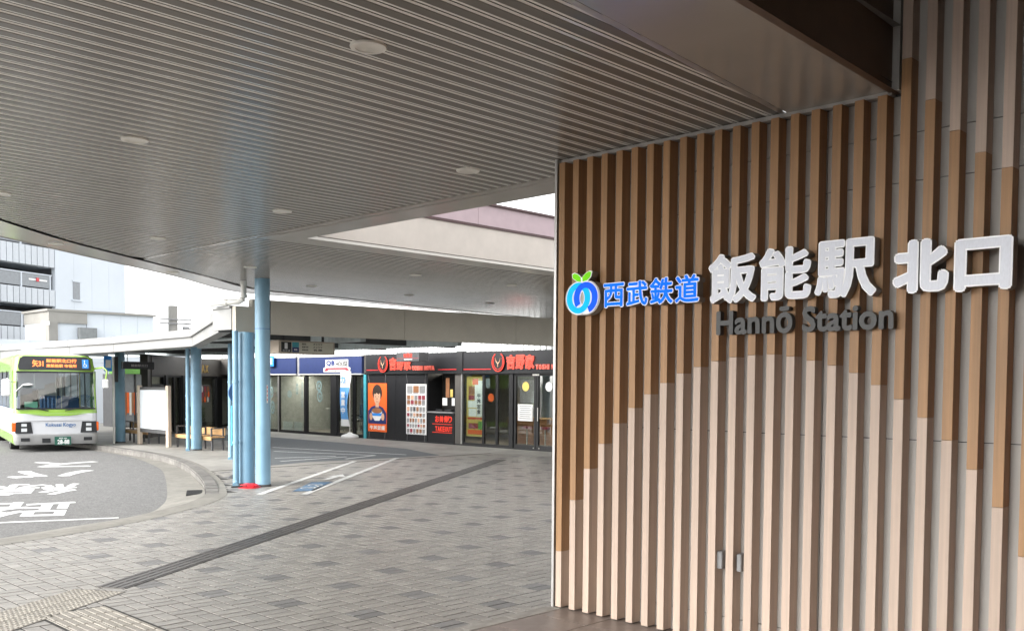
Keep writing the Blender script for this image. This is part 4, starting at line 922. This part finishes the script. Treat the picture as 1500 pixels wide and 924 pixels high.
ob('floor', MB().prism([(17.2, 37.1), (25.4, 45.1), (24, 48), (20.6, 44.5)], -.05, .012), M['intfl'], ks); ob('rear_wall', MB().prism([(20.6, 44.5), (24, 48), (23.9, 48.1), (20.5, 44.6)], 0, 3.2), M['intw'], ks); K('low_wall', 'shopgrey', .17, 1.7, .02, .22, 0, 2.05)
for u0, u1, nm in ((.17, 1.68, 'window'), (2.0, 2.85, 'door'), (2.85, 3.7, 'door'), (4.1, 5.5, 'window'), (6.1, 8.45, 'window'), (9.3, 10.6, 'door'), (10.6, 11.8, 'window')):
    z0 = 2.05 if (nm == 'window' and u0 < 1) else .04; fr = .07
    wdw = link(nm, MB().box(u0, u0+fr, .05, .15, z0, 2.5).box(u1-fr, u1, .05, .15, z0, 2.5).box(u0+fr, u1-fr, .05, .15, z0, z0+.08).box(u0+fr, u1-fr, .05, .15, 2.42, 2.5).mesh(nm, M['frame']), ks, kM)
    link('glass_pane', MB().box(u0+fr, u1-fr, .09, .1, z0+.08, 2.42).mesh('glass_pane', M['glassd']), wdw, kM)
for u0, u1 in ((1.7, 1.98), (3.72, 4.08), (5.52, 6.08), (8.47, 9.28)): K('pilaster', 'frame', u0, u1, 0, .25, 0, 2.5)
ad = K('food_poster', 'dgrey', 6.25, 7.7, .07, .085, 1.3, 2.1)
for i in range(9):
    u_, z_ = 6.45+.42*(i % 3)+.1*(i//3 % 2), 1.42+.24*(i//3); link('print_dish', MB().lathe([(0, 0), (.15, 0)], (0, 0, 0), 14).mesh('print_dish', M[('food', 'orange', 'offw', 'maroonp')[i % 4]]), ad, kM @ Matrix.Translation((u_, .066-.001*i, z_)) @ Matrix.Rotation(R(90), 4, 'X'))
kT = kM @ frameM((1, 0, 0), (0, 0, 1), (0, -.002, 0))
for ch, u_ in zip('MAX', (5.65, 6.15, 6.68)):
    g0 = MB(); ginto(g0, ch, u_, 2.66, .42, .36, .02, 0, .03, kT, nb=6); tmesh('letter', g0, M['gold'], ks)
pb = thing('planter_hedge', 'low clipped green hedge seen through the corner shop glass', 'hedge', (22, 42.5, 0))
leafm = mat('hedge_leaf', (0.055, 0.11, 0.03), 0.55, var=0.4, scale=9)
hm = MB()
for i in range(2600):
    u_, v_, z_ = random.uniform(6.2, 8.4), random.uniform(.5, 1.2), .25+.75*random.random()**.8
    c = kM @ Vector((u_, v_, z_+.08*math.sin(u_*5))); a = Vector((random.gauss(0, 1), random.gauss(0, 1), random.gauss(0, 1))).normalized(); b_ = a.orthogonal().normalized()*.035; a = a*.06
    hm.quad(tuple(c-a), tuple(c+b_), tuple(c+a), tuple(c-b_))
me = bpy.data.meshes.new('foliage'); me.from_pydata(hm.v, [], hm.f); me.materials.append(leafm); link('foliage', me, pb)
link('planter', MB().cbox(6.2, 8.4, .5, 1.2, .013, .32, .01).mesh('planter', M['dgrey']), pb, kM)

# ================================================================== BUS-STOP FURNITURE
nb_ = thing('notice_board', 'large blank white notice board on two pale posts at the bus stop', 'notice board', (15.0, 32, 0))
for yy in (33.2, 31.0): ob('post', MB().cbox(14.93, 15.05, yy-.09, yy+.09, 0, 2.09, .01), M['signbeige'], nb_)
pn = ob('panel', MB().cbox(14.95, 15.02, 31.1, 33.1, .44, 2.03, .006), M['dgrey'], nb_); ob('blank_face', MB().box(14.942, 14.948, 31.12, 33.08, .58, 1.93), M['whiteboard'], pn)
def bench(y0, y1, lab):
    t = thing('bench', lab, 'bench', (15.4, (y0+y1)/2, 0), 'wooden benches at the bus stop')
    for k in range(4): ob('seat_slat', MB().cbox(15.25+.115*k, 15.355+.115*k, y0, y1, .41, .45, .006), M['bench'], t)
    ob('front_rail', MB().cbox(15.21, 15.245, y0, y1, .33, .45, .006), M['bench'], t)
    for yy in (y0+.06, (y0+y1)/2, y1-.06):
        ob('leg', MB().box(15.26, 15.31, yy-.03, yy+.03, 0, .405), M['dgrey'], t); ob('leg', MB().box(15.64, 15.69, yy-.03, yy+.03, 0, .405), M['dgrey'], t); ob('armrest', MB().box(15.24, 15.70, yy-.03, yy+.03, .70, .74).box(15.24, 15.28, yy-.03, yy+.03, .455, .70).box(15.66, 15.70, yy-.03, yy+.03, .455, .70), M['dgrey'], t)
    ob('back_board', MB().cbox(15.70, 15.73, y0, y1, .48, .72, .006), M['bench'], t)
bench(33.1, 35.6, 'wooden bench left of the blank notice board'); bench(28.5, 31.0, 'wooden bench between the notice board and the blue column')
hs_ = thing('hanging_stop_sign', 'long black sign hanging under the wing canopy at the bus stop', 'sign', (14.8, 33, 2.9))
ob('panel', MB().cbox(14.3, 15.45, 33.0, 33.12, 2.66, 2.92, .01), M['dark'], hs_)
for xx in (14.5, 15.25): ob('hanger', MB().tube([(xx, 33.06, 2.92), (xx, 33.06, 3.6)], .015, 8), M['mgrey'], hs_)
g0 = MB(); line(g0, '飯能駅北口', 14.6, 2.74, .6, .09, .003, 0, .002, frameM((1, 0, 0), (0, 0, 1), (0, 32.998, 0)), nb=3); tmesh('lettering', g0, M['mgrey'], hs_)
sp = thing('stop_pole_sign', 'slim bus-stop pole with blue and white plate beside the bus', 'sign', (14.28, 33.9, 0))
ob('pole', MB().tube([(14.36, 33.9, 0), (14.36, 33.9, 3.1)], .035, 12), M['offw'], sp, True)
pb_ = ob('plate', MB().cbox(14.02, 14.30, 33.86, 33.9, 2.58, 3.12, .01), M['sblue'], sp); ob('plate_symbol', MB().box(14.07, 14.25, 33.852, 33.857, 2.7, 2.98), M['white'], pb_)
ob('side_plate', MB().cbox(14.40, 14.52, 33.86, 33.92, 2.2, 3.1, .01), M['dark'], sp)
ts = thing('round_stop_sign', 'teal round-headed bus-stop stand mostly hidden behind the downpipe', 'sign', (11.35, 19.95, 0))
ob('pole', MB().tube([(11.36, 20.0, 0), (11.36, 20.0, 2.0)], .025, 10), M['teal'], ts, True)
link('disc', MB().lathe([(0, -.015), (.24, -.015), (.25, 0), (.24, .015), (0, .015)], (0, 0, 0), 28).mesh('disc', M['ink']), ts, frameM((1, 0, 0), (0, 0, 1), (11.34, 19.97, 1.98)))
ob('timetable', MB().cbox(11.16, 11.52, 19.94, 19.98, .75, 1.68, .01), M['teal'], ts); ob('foot', MB().lathe([(0, .09), (.12, .09), (.22, .03), (.24, 0)], (11.36, 20.0, 0), 20), M['dark'], ts, True)
# hanging platform sign number 1
hp = thing('platform_sign', 'beige hanging bus platform sign with white number one on black', 'sign', (13.8, 21, 3.1))
ob('box', MB().cbox(13.06, 14.75, 21.0, 21.42, 2.955, 3.285, .008), M['signbeige'], hp)
TP = frameM((1, 0, 0), (0, 0, 1), (0, 20.999, 0))
def pp_(name, x0, x1, z0, z1, m, z=.003, parent=None):
    d = MB(); flat(d, rect(x0, x1, z0, z1), 0, z, TP); return tmesh(name, d, M[m], parent or hp)
fc = pp_('face', 13.12, 14.70, 2.985, 3.25, 'signface'); pp_('number_panel', 13.13, 13.43, 2.99, 3.245, 'text', .006, fc); pp_('teal_panel', 13.45, 13.65, 3.12, 3.245, 'teal', .006, fc); pp_('navy_panel', 13.45, 13.65, 2.99, 3.118, 'navy', .006, fc)
g0 = MB(); ginto(g0, '1', 13.225, 3.07, .09, .15, .008, .008, .008, TP, nb=6); line(g0, 'のりば', 13.17, 3.01, .22, .04, .001, .008, .008, TP, nb=3); line(g0, '飯能', 13.50, 3.035, .10, .045, .002, .008, .008, TP, nb=3); tmesh('lettering', g0, M['white'], fc)
g0 = MB()
for i, (a, b_) in enumerate((('飯能', 'メッツァ'), ('飯能河原', 'メッツァ'), ('東飯能駅', '名栗'))):
    z = 3.185-.075*i; line(g0, a, 13.74, z, .13 if i == 0 else .19, .045, .001, .006, .006, TP, nb=3); line(g0, b_, 14.08, z, .28, .05, .002, .006, .006, TP, nb=3)
tmesh('lettering', g0, M['text'], fc)
for xx in (13.3, 14.5): ob('hanger', MB().box(xx, xx+.04, 21.18, 21.24, 3.285, 3.6), M['dgrey'], hp)

# ================================================================== BUS
be = Vector((.973, -.23, 0)).normalized(); bb_ = Vector((-be.y, be.x, 0)); bM = Matrix((be, bb_, Vector((0, 0, 1)))).transposed().to_4x4(); bM.translation = (12.12, 33.12, ZR)
bus = thing('city_bus', 'green and white city bus with orange destination display at the kerb', 'bus', (12.12, 33.12, ZR))
def BL(name, mb, mats, parent=None, smooth=False): return link(name, mb.mesh(name, mats, smooth), parent or bus, bM)
LEN = 10.3
def ring_(hw, y0, r, z, crown=.04):
    P = [(-hw, LEN), (-hw, 7.5), (-hw, 4.0), (-hw, 1.4), (-hw, y0+r)]
    P += [(-hw+r-r*math.cos(a), y0+r-r*math.sin(a)) for a in [R(18*k) for k in range(1, 6)]]
    P += [(-hw+r+(2*hw-2*r)*k/6, y0-crown*math.sin(math.pi*k/6)) for k in range(1, 6)]
    P += [(hw-r+r*math.sin(a), y0+r-r*math.cos(a)) for a in [R(18*k) for k in range(0, 6)]]
    P += [(hw, 1.4), (hw, 4.0), (hw, 7.5), (hw, LEN)]
    return [(x, y, z) for x, y in P]
levels = [(.24, 1.24, .06, .16), (.30, 1.285, .01, .2), (.57, 1.30, -.02, .22), (.60, 1.285, .02, .22), (1.27, 1.285, .03, .22), (1.43, 1.28, .05, .2), (2.66, 1.25, .17, .2), (2.74, 1.245, .18, .2), (3.12, 1.20, .26, .24), (3.22, 1.08, .42, .3), (3.26, .8, .7, .4)]
body = MB(); nr = None
for z, hw, y0, r in levels:
    rg_ = ring_(hw, y0, r, z); nr = len(rg_); body.v += rg_
mats_b = [M['buswhite'], M['busgreen'], M['silver'], M['dark']]
for i in range(len(levels)-1):
    for k in range(nr-1):
        fr_zone = 5 <= k <= nr-7       # front and corners
        if i == 5 and (7 <= k <= nr-9 or k in (1, 2, 0, 3) or k >= nr-5): continue      # windscreen and side windows
        if i in (0, 1, 2): m_ = 2 if fr_zone else (1 if i < 2 else 0)
        elif i == 3: m_ = 0
        elif i == 4: m_ = 1 if fr_zone else 0
        elif i in (5, 6, 7): m_ = 1
        elif i == 8: m_ = 1
        else: m_ = 0 if i == 9 else 1
        body.f.append((i*nr+k, i*nr+k+1, (i+1)*nr+k+1, (i+1)*nr+k)); body.m.append(m_)
n0 = (len(levels)-1)*nr; body.f.append(tuple(n0+k for k in range(nr))); body.m.append(0)
BL('body', body, mats_b, smooth=True)
# windscreen and side glass inside the openings
ws = MB(); a, c = 5*nr, 6*nr
for k in range(7, nr-8): ws.v += [body.v[a+k], body.v[a+k+1], body.v[c+k+1], body.v[c+k]]; n = len(ws.v)-4; ws.f.append((n, n+1, n+2, n+3)); ws.m.append(0)
BL('windscreen', ws, M['busglass'], smooth=True)
for s_ in (-1, 1):
    for y0, y1 in ((1.45, 2.6), (2.75, 4.4), (4.55, 6.2), (6.35, 8.0), (8.15, 9.9)):
        BL('side_window', MB().quad((s_*1.278, y0, 1.45), (s_*1.278, y1, 1.45), (s_*1.252, y1, 2.65), (s_*1.252, y0, 2.65)), M['busglass'])
    for y0, y1 in ((.35, 1.42), (2.6, 2.75), (4.4, 4.55), (6.2, 6.35), (8.0, 8.15), (9.9, 10.3)):
        BL('pillar', MB().box(s_*1.262-.012, s_*1.262+.012, y0, y1, 1.43, 2.68), M['busgreen' if y0 < 1 else 'dark'])
BL('windscreen_seal', MB().box(-1.2, 1.2, -.005, .06, 1.405, 1.45).box(-1.18, 1.18, .105, .19, 2.62, 2.67), M['dark'])
BL('rear_panel', MB().box(-1.27, 1.27, LEN-.05, LEN, .3, 3.2), M['buswhite'])
BL('floor', MB().box(-1.22, 1.22, .3, LEN-.06, .55, .62), M['dgrey']); BL('dashboard', MB().cbox(-1.2, 1.2, .18, .75, 1.0, 1.42, .05), M['dgrey'])
BL('ceiling_lining', MB().box(-1.2, 1.2, .5, LEN-.1, 2.74, 2.78), M['mgrey'])
BL('driver_seat', MB().cbox(-.95, -.4, 1.3, 1.75, .9, 2.1, .06), M['dgrey'])
BL('steering_wheel', MB().tube([(-.68+.23*math.cos(t), .88-.08*math.sin(t), 1.52+.2*math.sin(t)) for t in [R(30*k) for k in range(13)]], .018, 8, cap=False), M['dark'])
for yy in (3.2, 4.4, 5.6, 6.8, 8.0):
    for s_ in (-1, 1): BL('passenger_seat', MB().cbox(s_*.75-.4, s_*.75+.4, yy, yy+.14, .7, 1.75, .05), M['ink'])
for xx, yy in ((.35, 1.6), (.35, 3.0), (-.35, 3.0), (.9, 1.3)): BL('grab_pole', MB().tube([(xx, yy, .62), (xx, yy, 2.74)], .018, 8), M['yellow' if xx > .8 else 'alu'])
# front details
BT = bM @ frameM((1, 0, 0), (0, 0, 1), (0, 0, 0))       # local x right, y up, z towards the viewer
def bl(name, poly, z, m, parent=None, th=.012): d = MB(); flat(d, poly, z-th, z, BT); return tmesh(name, d, M[m], parent or bus)
BT2 = bM @ Matrix.Translation((0, .21, 2.93)) @ Matrix.Rotation(R(-11), 4, 'X') @ frameM((1, 0, 0), (0, 0, 1), (0, 0, 0))
d = MB(); flat(d, [(-1.10, -.22), (1.08, -.22), (1.10, -.1), (1.06, .15), (.95, .23), (-.95, .23), (-1.06, .15), (-1.12, -.1)], 0, .055, BT2); ds = tmesh('destination_display', d, M['dark'], bus)
g0 = MB(); line(g0, '矢31', -.70, -.13, .34, .24, .008, .058, .058, BT2, nb=5); line(g0, '飯能駅北口行', -.28, .02, .93, .13, .006, .058, .058, BT2, nb=4); line(g0, '東飯能駅 市役所', -.28, -.14, .93, .11, .005, .058, .058, BT2, nb=4); tmesh('led_lettering', g0, M['led'], ds)
d = MB(); flat(d, rect(.82, 1.02, -.16, .14), .055, .06, BT2); wb = tmesh('accessible_badge', d, M['sblue'], ds)
d = MB(); annul(d, .91, -.06, .055, .06, .04, .045, .062, .062, BT2, arc=lambda t: not (R(20) < t < R(110)), n=20); flat(d, ell(.895, .095, .02, .022, 10), .062, .062, BT2); flat(d, rect(.885, .905, -.03, .07), .062, .0625, BT2); flat(d, [(.89, -.02), (.95, -.02), (.97, -.1), (.955, -.1), (.94, -.035), (.89, -.035)], .062, .0628, BT2); tmesh('badge_symbol', d, M['white'], wb)
ft = lambda z: .055     # front plane offset
bl('v_panel', [(-.95, 1.265), (.95, 1.265), (.35, 1.19), (-.35, 1.19)], .03, 'busgreen')
bl('panel_line', [(-1.0, 1.02), (1.0, 1.02), (1.0, 1.032), (-1.0, 1.032)], .028, 'mgrey')
g0 = MB(); line(g0, 'Kokusai Kogyo', -.34, .80, .92, .16, .003, .03, .03, BT @ Matrix.Shear('XZ', 4, (0, 0)) , nb=4); tmesh('script_lettering', g0, M['ink'], bus)
for s_ in (-1, 1):
    q = bl('headlight', [(s_*1.24, .62), (s_*.72, .62), (s_*.78, 1.0), (s_*1.22, 1.0)] if s_ > 0 else [(-1.24, .62), (-.72, .62), (-.78, 1.0), (-1.22, 1.0)], .015, 'dark', th=.06)
    for xx, zz, w_, h_ in ((.98, .68, .17, .11), (.98, .85, .16, .09)): bl('lamp', rect(s_*xx-w_/2, s_*xx+w_/2, zz, zz+h_), .03, 'lens', q)
    BL('indicator', MB().cbox(s_*1.24-.10, s_*1.24+.06, -.01, .12, .68, .98, .02), M['amber'], q)
    bl('fog_lamp', rect(s_*.95-.13, s_*.95+.13, .36, .47), .045, 'dark', th=.03)
    BL('wiper', MB().tube([(s_*.55, -.03, 1.42), (s_*.25, -.04, 1.36), (s_*.95, .03, 1.50)], .016, 6), M['dark'])
bl('intake', rect(-.45, -.2, .3, .45), .055, 'dark', th=.03)
pl_ = bl('number_plate', rect(-.08, .42, .22, .50), .08, 'plate', th=.02)
g0 = MB(); line(g0, '28-88', .0, .25, .37, .15, .006, .083, .083, BT, nb=5); line(g0, '所沢 200', .05, .42, .24, .05, .002, .083, .083, BT, nb=3); tmesh('plate_lettering', g0, M['white'], pl_)
BL('route_card', MB().quad((-.95, .06, 1.46), (-.56, .06, 1.46), (-.56, .10, 1.66), (-.95, .10, 1.66)), M['mint'])
for s_ in (-1, 1):
    ar_ = BL('mirror_arm', MB().tube([(s_*1.22, .25, 2.78), (s_*1.45, -.05, 2.82), (s_*1.55, -.2, 2.7), (s_*1.5, -.22, 2.4)] if s_ > 0 else [(-1.2, .1, 2.0), (-1.0, -.12, 2.22), (-.85, -.2, 2.24)], .028 if s_ > 0 else .018, 8), M['busgreen' if s_ > 0 else 'white'])
    if s_ > 0: BL('mirror', MB().cbox(1.40, 1.58, -.3, -.2, 2.12, 2.42, .03), M['white'], ar_)
    else: BL('mirror', MB().lathe([(0, .05), (.13, .03), (.15, 0), (.13, -.02), (0, -.02)], (-.85, -.24, 2.22), 20), M['white'], ar_, True)
mr_ = BL('side_mirror', MB().cbox(-1.62, -1.36, -.12, -.02, 1.85, 2.4, .04), M['white']); BL('mirror_stay', MB().tube([(-1.26, .3, 2.3), (-1.45, 0, 2.42), (-1.45, -.06, 2.3)], .018, 8), M['white'], mr_)
for s_ in (-1, 1):
    for yy in (1.95, 7.6):
        wh = BL('wheel', MB().tube([(s_*1.24, yy, .46), (s_*.98, yy, .46)], .46, 28), M['rubber'], smooth=True); BL('rim', MB().tube([(s_*1.25, yy, .46), (s_*1.2, yy, .46)], .27, 20), M['silver'], wh)
BL('underbody', MB().box(-1.15, 1.15, .3, LEN-.2, .28, .54), M['black'])
BL('roof_unit', MB().cbox(-.75, .75, 2.2, 5.0, 3.24, 3.46, .08), M['buswhite']); BL('roof_vent', MB().cbox(-.3, .3, 1.2, 1.7, 3.24, 3.32, .03), M['buswhite'])
BL('stripe', MB().box(-1.302, -1.288, .4, LEN, .31, .58), M['busgreen'])

# ================================================================== BACKGROUND BUILDINGS
fd = Vector((.911, .411, 0)).normalized(); pM = Matrix((fd, Vector((-fd.y, fd.x, 0)), Vector((0, 0, 1)))).transposed().to_4x4(); pM.translation = (23.0, 62.8, 0)
pk_ = thing('balcony_building', 'white multi-storey building with open ribbed balconies behind the bus', 'building', (23, 62.8, 0))
def P(name, m, *a, parent=None): return link(name, MB().box(*a).mesh(name, M[m]), parent or pk_, pM)
for i in range(4): P('wall_panel', 'bldg', 1.52*i+.004, 1.52*(i+1)-.004, 0, .3, 0, 13.6)
P('gable_wall', 'bldg', 5.9, 6.07, .31, 14, 0, 13.6); P('core', 'dgrey', -14, 5.9, 2.4, 14, 0, 13.6)
w1 = P('window', 'bldg', 1.35, 2.1, -.05, 0, 8.62, 8.72); P('pane', 'winglass', 1.42, 2.0, -.02, -.002, 7.5, 8.6, parent=w1); P('sill', 'bldg', 1.3, 2.15, -.1, -.002, 7.38, 7.48, parent=w1)
for fl_, (zb, zt) in enumerate(((6.9, 7.93), (9.3, 10.5), (11.9, 13.1), (4.45, 5.5))):
    bal = P('balcony', 'bldg2', -14, -.02, .12, .3, zb, zt)
    for k in range(31): P('rib', 'bldg2', -.02-.45*(k+1)+.02, -.02-.45*k-.03, 0, .118, zb+.02, zt-.02, parent=bal)
    P('slab', 'bldg', -14, -.02, .31, 2.4, zb-.02, zb+.2)
    rl = P('guard_rail', 'bldg', -14, -.1, .15, .22, zt+.86, zt+.93)
    for k in range(7): P('rail_post', 'bldg', -.2-2.2*k-.1, -.2-2.2*k, .14, .23, zt, zt+.86, parent=rl)
    for k in range(6): P('rail_glass', 'winglass', -2.4-2.2*k+.02, -.32-2.2*k, .17, .2, zt+.08, zt+.84, parent=rl)
em_ = P('red_marker', 'redp', -1.35, -1.15, .1, .14, 8.35, 8.58); P('marker_bar', 'white', -1.9, -.5, .145, .16, 8.4, 8.5, parent=em_)
cbd = thing('concrete_annexe', 'low grey concrete building with beige portal in front of the balcony block', 'building', (21, 54, 0))
for i in range(4): B('wall_panel', M['bldg'], cbd, 20.9+.93*i, 20.9+.93*i+.92, 52.66, 52.9, 0, 5.9)
B('core', M['mgrey'], cbd, 18.95, 24.6, 52.91, 56.2, 0, 5.85); B('roof_edge', M['bldgc'], cbd, 18.8, 24.7, 52.5, 56.3, 5.9, 6.02)
B('portal_pier', M['bldgc'], cbd, 18.9, 19.35, 52.55, 53.1, 0, 5.9); B('portal_beam', M['bldgc'], cbd, 19.352, 20.88, 52.56, 52.9, 5.3, 5.9); B('portal_wall', M['bldg'], cbd, 19.352, 20.88, 52.7, 52.9, 0, 5.3)
B('side_beam', M['bldgc'], cbd, 18.9, 19.1, 53.102, 56.2, 5.3, 5.9)
for yy in (53.2, 54.7): B('side_panel', M['bldg'], cbd, 18.93, 18.948, yy, yy+1.48, 0, 5.3)
B('vent_unit', M['louvre'], cbd, 20.4, 21.3, 52.3, 52.65, 4.5, 5.1); B('floodlight', M['white'], cbd, 18.5, 18.85, 52.3, 52.5, 5.15, 5.35)
up_ = thing('utility_pole', 'concrete utility pole with cross-arms and wires in the pale sky', 'utility pole', (32.8, 67, 0))
ob('pole', MB().tube([(32.8, 67, 0), (32.8, 67, 7.8)], [.36, .33], 16), M['bldgc'], up_, True)
for z in (6.75, 6.45): ob('crossarm', MB().box(31.6, 34.0, 66.55, 66.68, z, z+.09), M['mgrey'], up_)
ob('transformer', MB().tube([(33.6, 66.6, 5.6), (33.6, 66.6, 6.3)], .25, 14).tube([(33.9, 66.4, 5.7), (33.9, 66.4, 6.2)], .2, 14), M['mgrey'], up_, True)
for a_, b_ in (((31.7, 66.6, 6.85), (26, 66.5, 5.5)), ((33.9, 66.6, 6.85), (46, 60, 6.2)), ((33.5, 66.6, 6.55), (46, 60, 5.9))): ob('wire', MB().tube([a_, tuple((Vector(a_)+Vector(b_))/2-Vector((0, 0, .15))), b_], .02, 6), M['wire'], up_)
fw_ = thing('far_panel_building', 'pale panelled building wall seen under the wing canopy behind the bus stop', 'building', (20, 50, 0))
for i in range(14):
    for z0, z1 in ((0, 1.7), (1.71, 3.2), (3.21, 4.3)): B('wall_panel', M['bldg'], fw_, 10+1.9*i, 10+1.9*i+1.885, 51.5, 51.8, z0, z1)
B('dark_window', M['winglass'], fw_, 18.2, 19.2, 51.42, 51.49, 1.5, 2.5)
gs = thing('green_kiosk', 'small kiosk with green awning and dark glass behind the bus stop', 'kiosk', (21, 47, 0))
B('glass_front', M['winglass'], gs, 19.8, 22.1, 46.0, 46.1, .05, 2.6); B('awning', M['green'], gs, 19.7, 23.0, 45.6, 47, 2.6, 3.0); B('body', M['dgrey'], gs, 19.8, 22.9, 46.12, 48, 0, 2.6)
for xx in (19.8, 20.5, 21.2): B('mullion', M['frame'], gs, xx, xx+.07, 45.93, 45.99, 0, 2.6)
for i in range(6): B('goods', M[('food', 'orange', 'offw')[i % 3]], gs, 20.0+.12*i, 20.1+.12*i, 45.95, 45.99, .6+.1*(i % 2), 1.7)

# ---- across the rotary, left of the picture: what the shop glass mirrors
bkb = thing('brick_building', 'red brick building across the rotary, mirrored in the barber shop glass', 'building', (2, 80, 0))
B('wall', mat('red_brick_far', (0.36, 0.13, 0.08), 0.8, var=0.2), bkb, -8, 11, 80, 90, 0, 12)
for i in range(6):
    for z in (1.0, 4.4, 7.8):
        wv = B('window', M['white'], bkb, -7+3*i, -5+3*i, 79.9, 79.99, z, z+1.8); B('pane', M['winglass'], wv, -6.9+3*i, -5.1+3*i, 79.86, 79.89, z+.1, z+1.7)
rh = thing('rotary_hedge', 'clipped hedge on the island of the rotary, mirrored in the shop glass', 'hedge', (3, 58, ZR))
hm = MB()
for i in range(3500):
    c = Vector((random.uniform(-6, 8.5), random.uniform(57.5, 59.5), random.uniform(.1, 2.3)+.3*random.random())); a = Vector((random.gauss(0, 1), random.gauss(0, 1), random.gauss(0, 1))).normalized(); b_ = a.orthogonal().normalized()*.12; a = a*.2
    hm.quad(tuple(c-a), tuple(c+b_), tuple(c+a), tuple(c-b_))
me = bpy.data.meshes.new('foliage'); me.from_pydata(hm.v, [], hm.f); me.materials.append(leafm); link('foliage', me, rh)
B('border', M['concrete'], rh, -7, 9, 56.8, 60.2, ZR, ZR+.25)

# ---- glowing panels added under the shop ceilings to brighten the dark interiors
for i, (x, y, z, wh) in enumerate(((25.3, 21.6, 2.70, 'behind the restaurant doors'), (25.3, 24.4, 2.70, 'above the restaurant counter'), (24.7, 26.7, 2.70, 'above the takeaway hatch'), (25.3, 32.6, 2.70, 'behind the barber door'), (25.3, 35.2, 2.70, 'in the middle of the barber shop'), (25.3, 37.8, 2.70, 'at the left end of the barber shop'), (19.6, 40.2, 3.18, 'inside the corner shop, left one'), (22.6, 43.2, 3.18, 'inside the corner shop, right one'))):
    t = thing('added_fill_panel', 'added fill light panel '+wh, 'ceiling light', (x, y, z), 'added fill light panels in the shops')
    B('housing', M['white'], t, x-.32, x+.32, y-.62, y+.62, z-.03, z); B('diffuser', M['lamp'], t, x-.3, x+.3, y-.6, y+.6, z-.042, z-.032)

# ---- barber chairs and mirror stations seen through the glass
for i, yy in enumerate((33.9, 35.4, 37.0)):
    t = thing('barber_chair', 'black barber chair behind the barber window, %s from the door' % ('first', 'second', 'third')[i], 'chair', (26.2, yy, 0), 'barber chairs')
    ob('seat', MB().cbox(25.95, 26.5, yy-.28, yy+.28, .48, .62, .04), M['dark'], t); ob('backrest', MB().cbox(26.42, 26.56, yy-.27, yy+.27, .62, 1.25, .04), M['dark'], t)
    for d_ in (-.3, .3): ob('armrest', MB().cbox(26.0, 26.45, yy+d_-.03, yy+d_+.03, .72, .78, .01), M['dark'], t)
    ob('pedestal', MB().lathe([(.05, .48), (.05, .06), (.28, .04), (.28, .009)], (26.22, yy, 0), 20), M['alu'], t, True)
    m2 = thing('mirror_station', 'tall mirror cabinet facing the %s barber chair' % ('first', 'second', 'third')[i], 'cabinet', (28, yy, 0), 'barber mirror cabinets')
    ob('cabinet', MB().cbox(28.0, 28.4, yy-.5, yy+.5, .01, 2.1, .01), M['shopgrey'], m2); ob('mirror', MB().box(27.985, 27.998, yy-.38, yy+.38, .95, 1.9), M['lens'], m2); ob('shelf', MB().box(27.8, 27.98, yy-.45, yy+.45, .85, .89), M['offw'], m2)
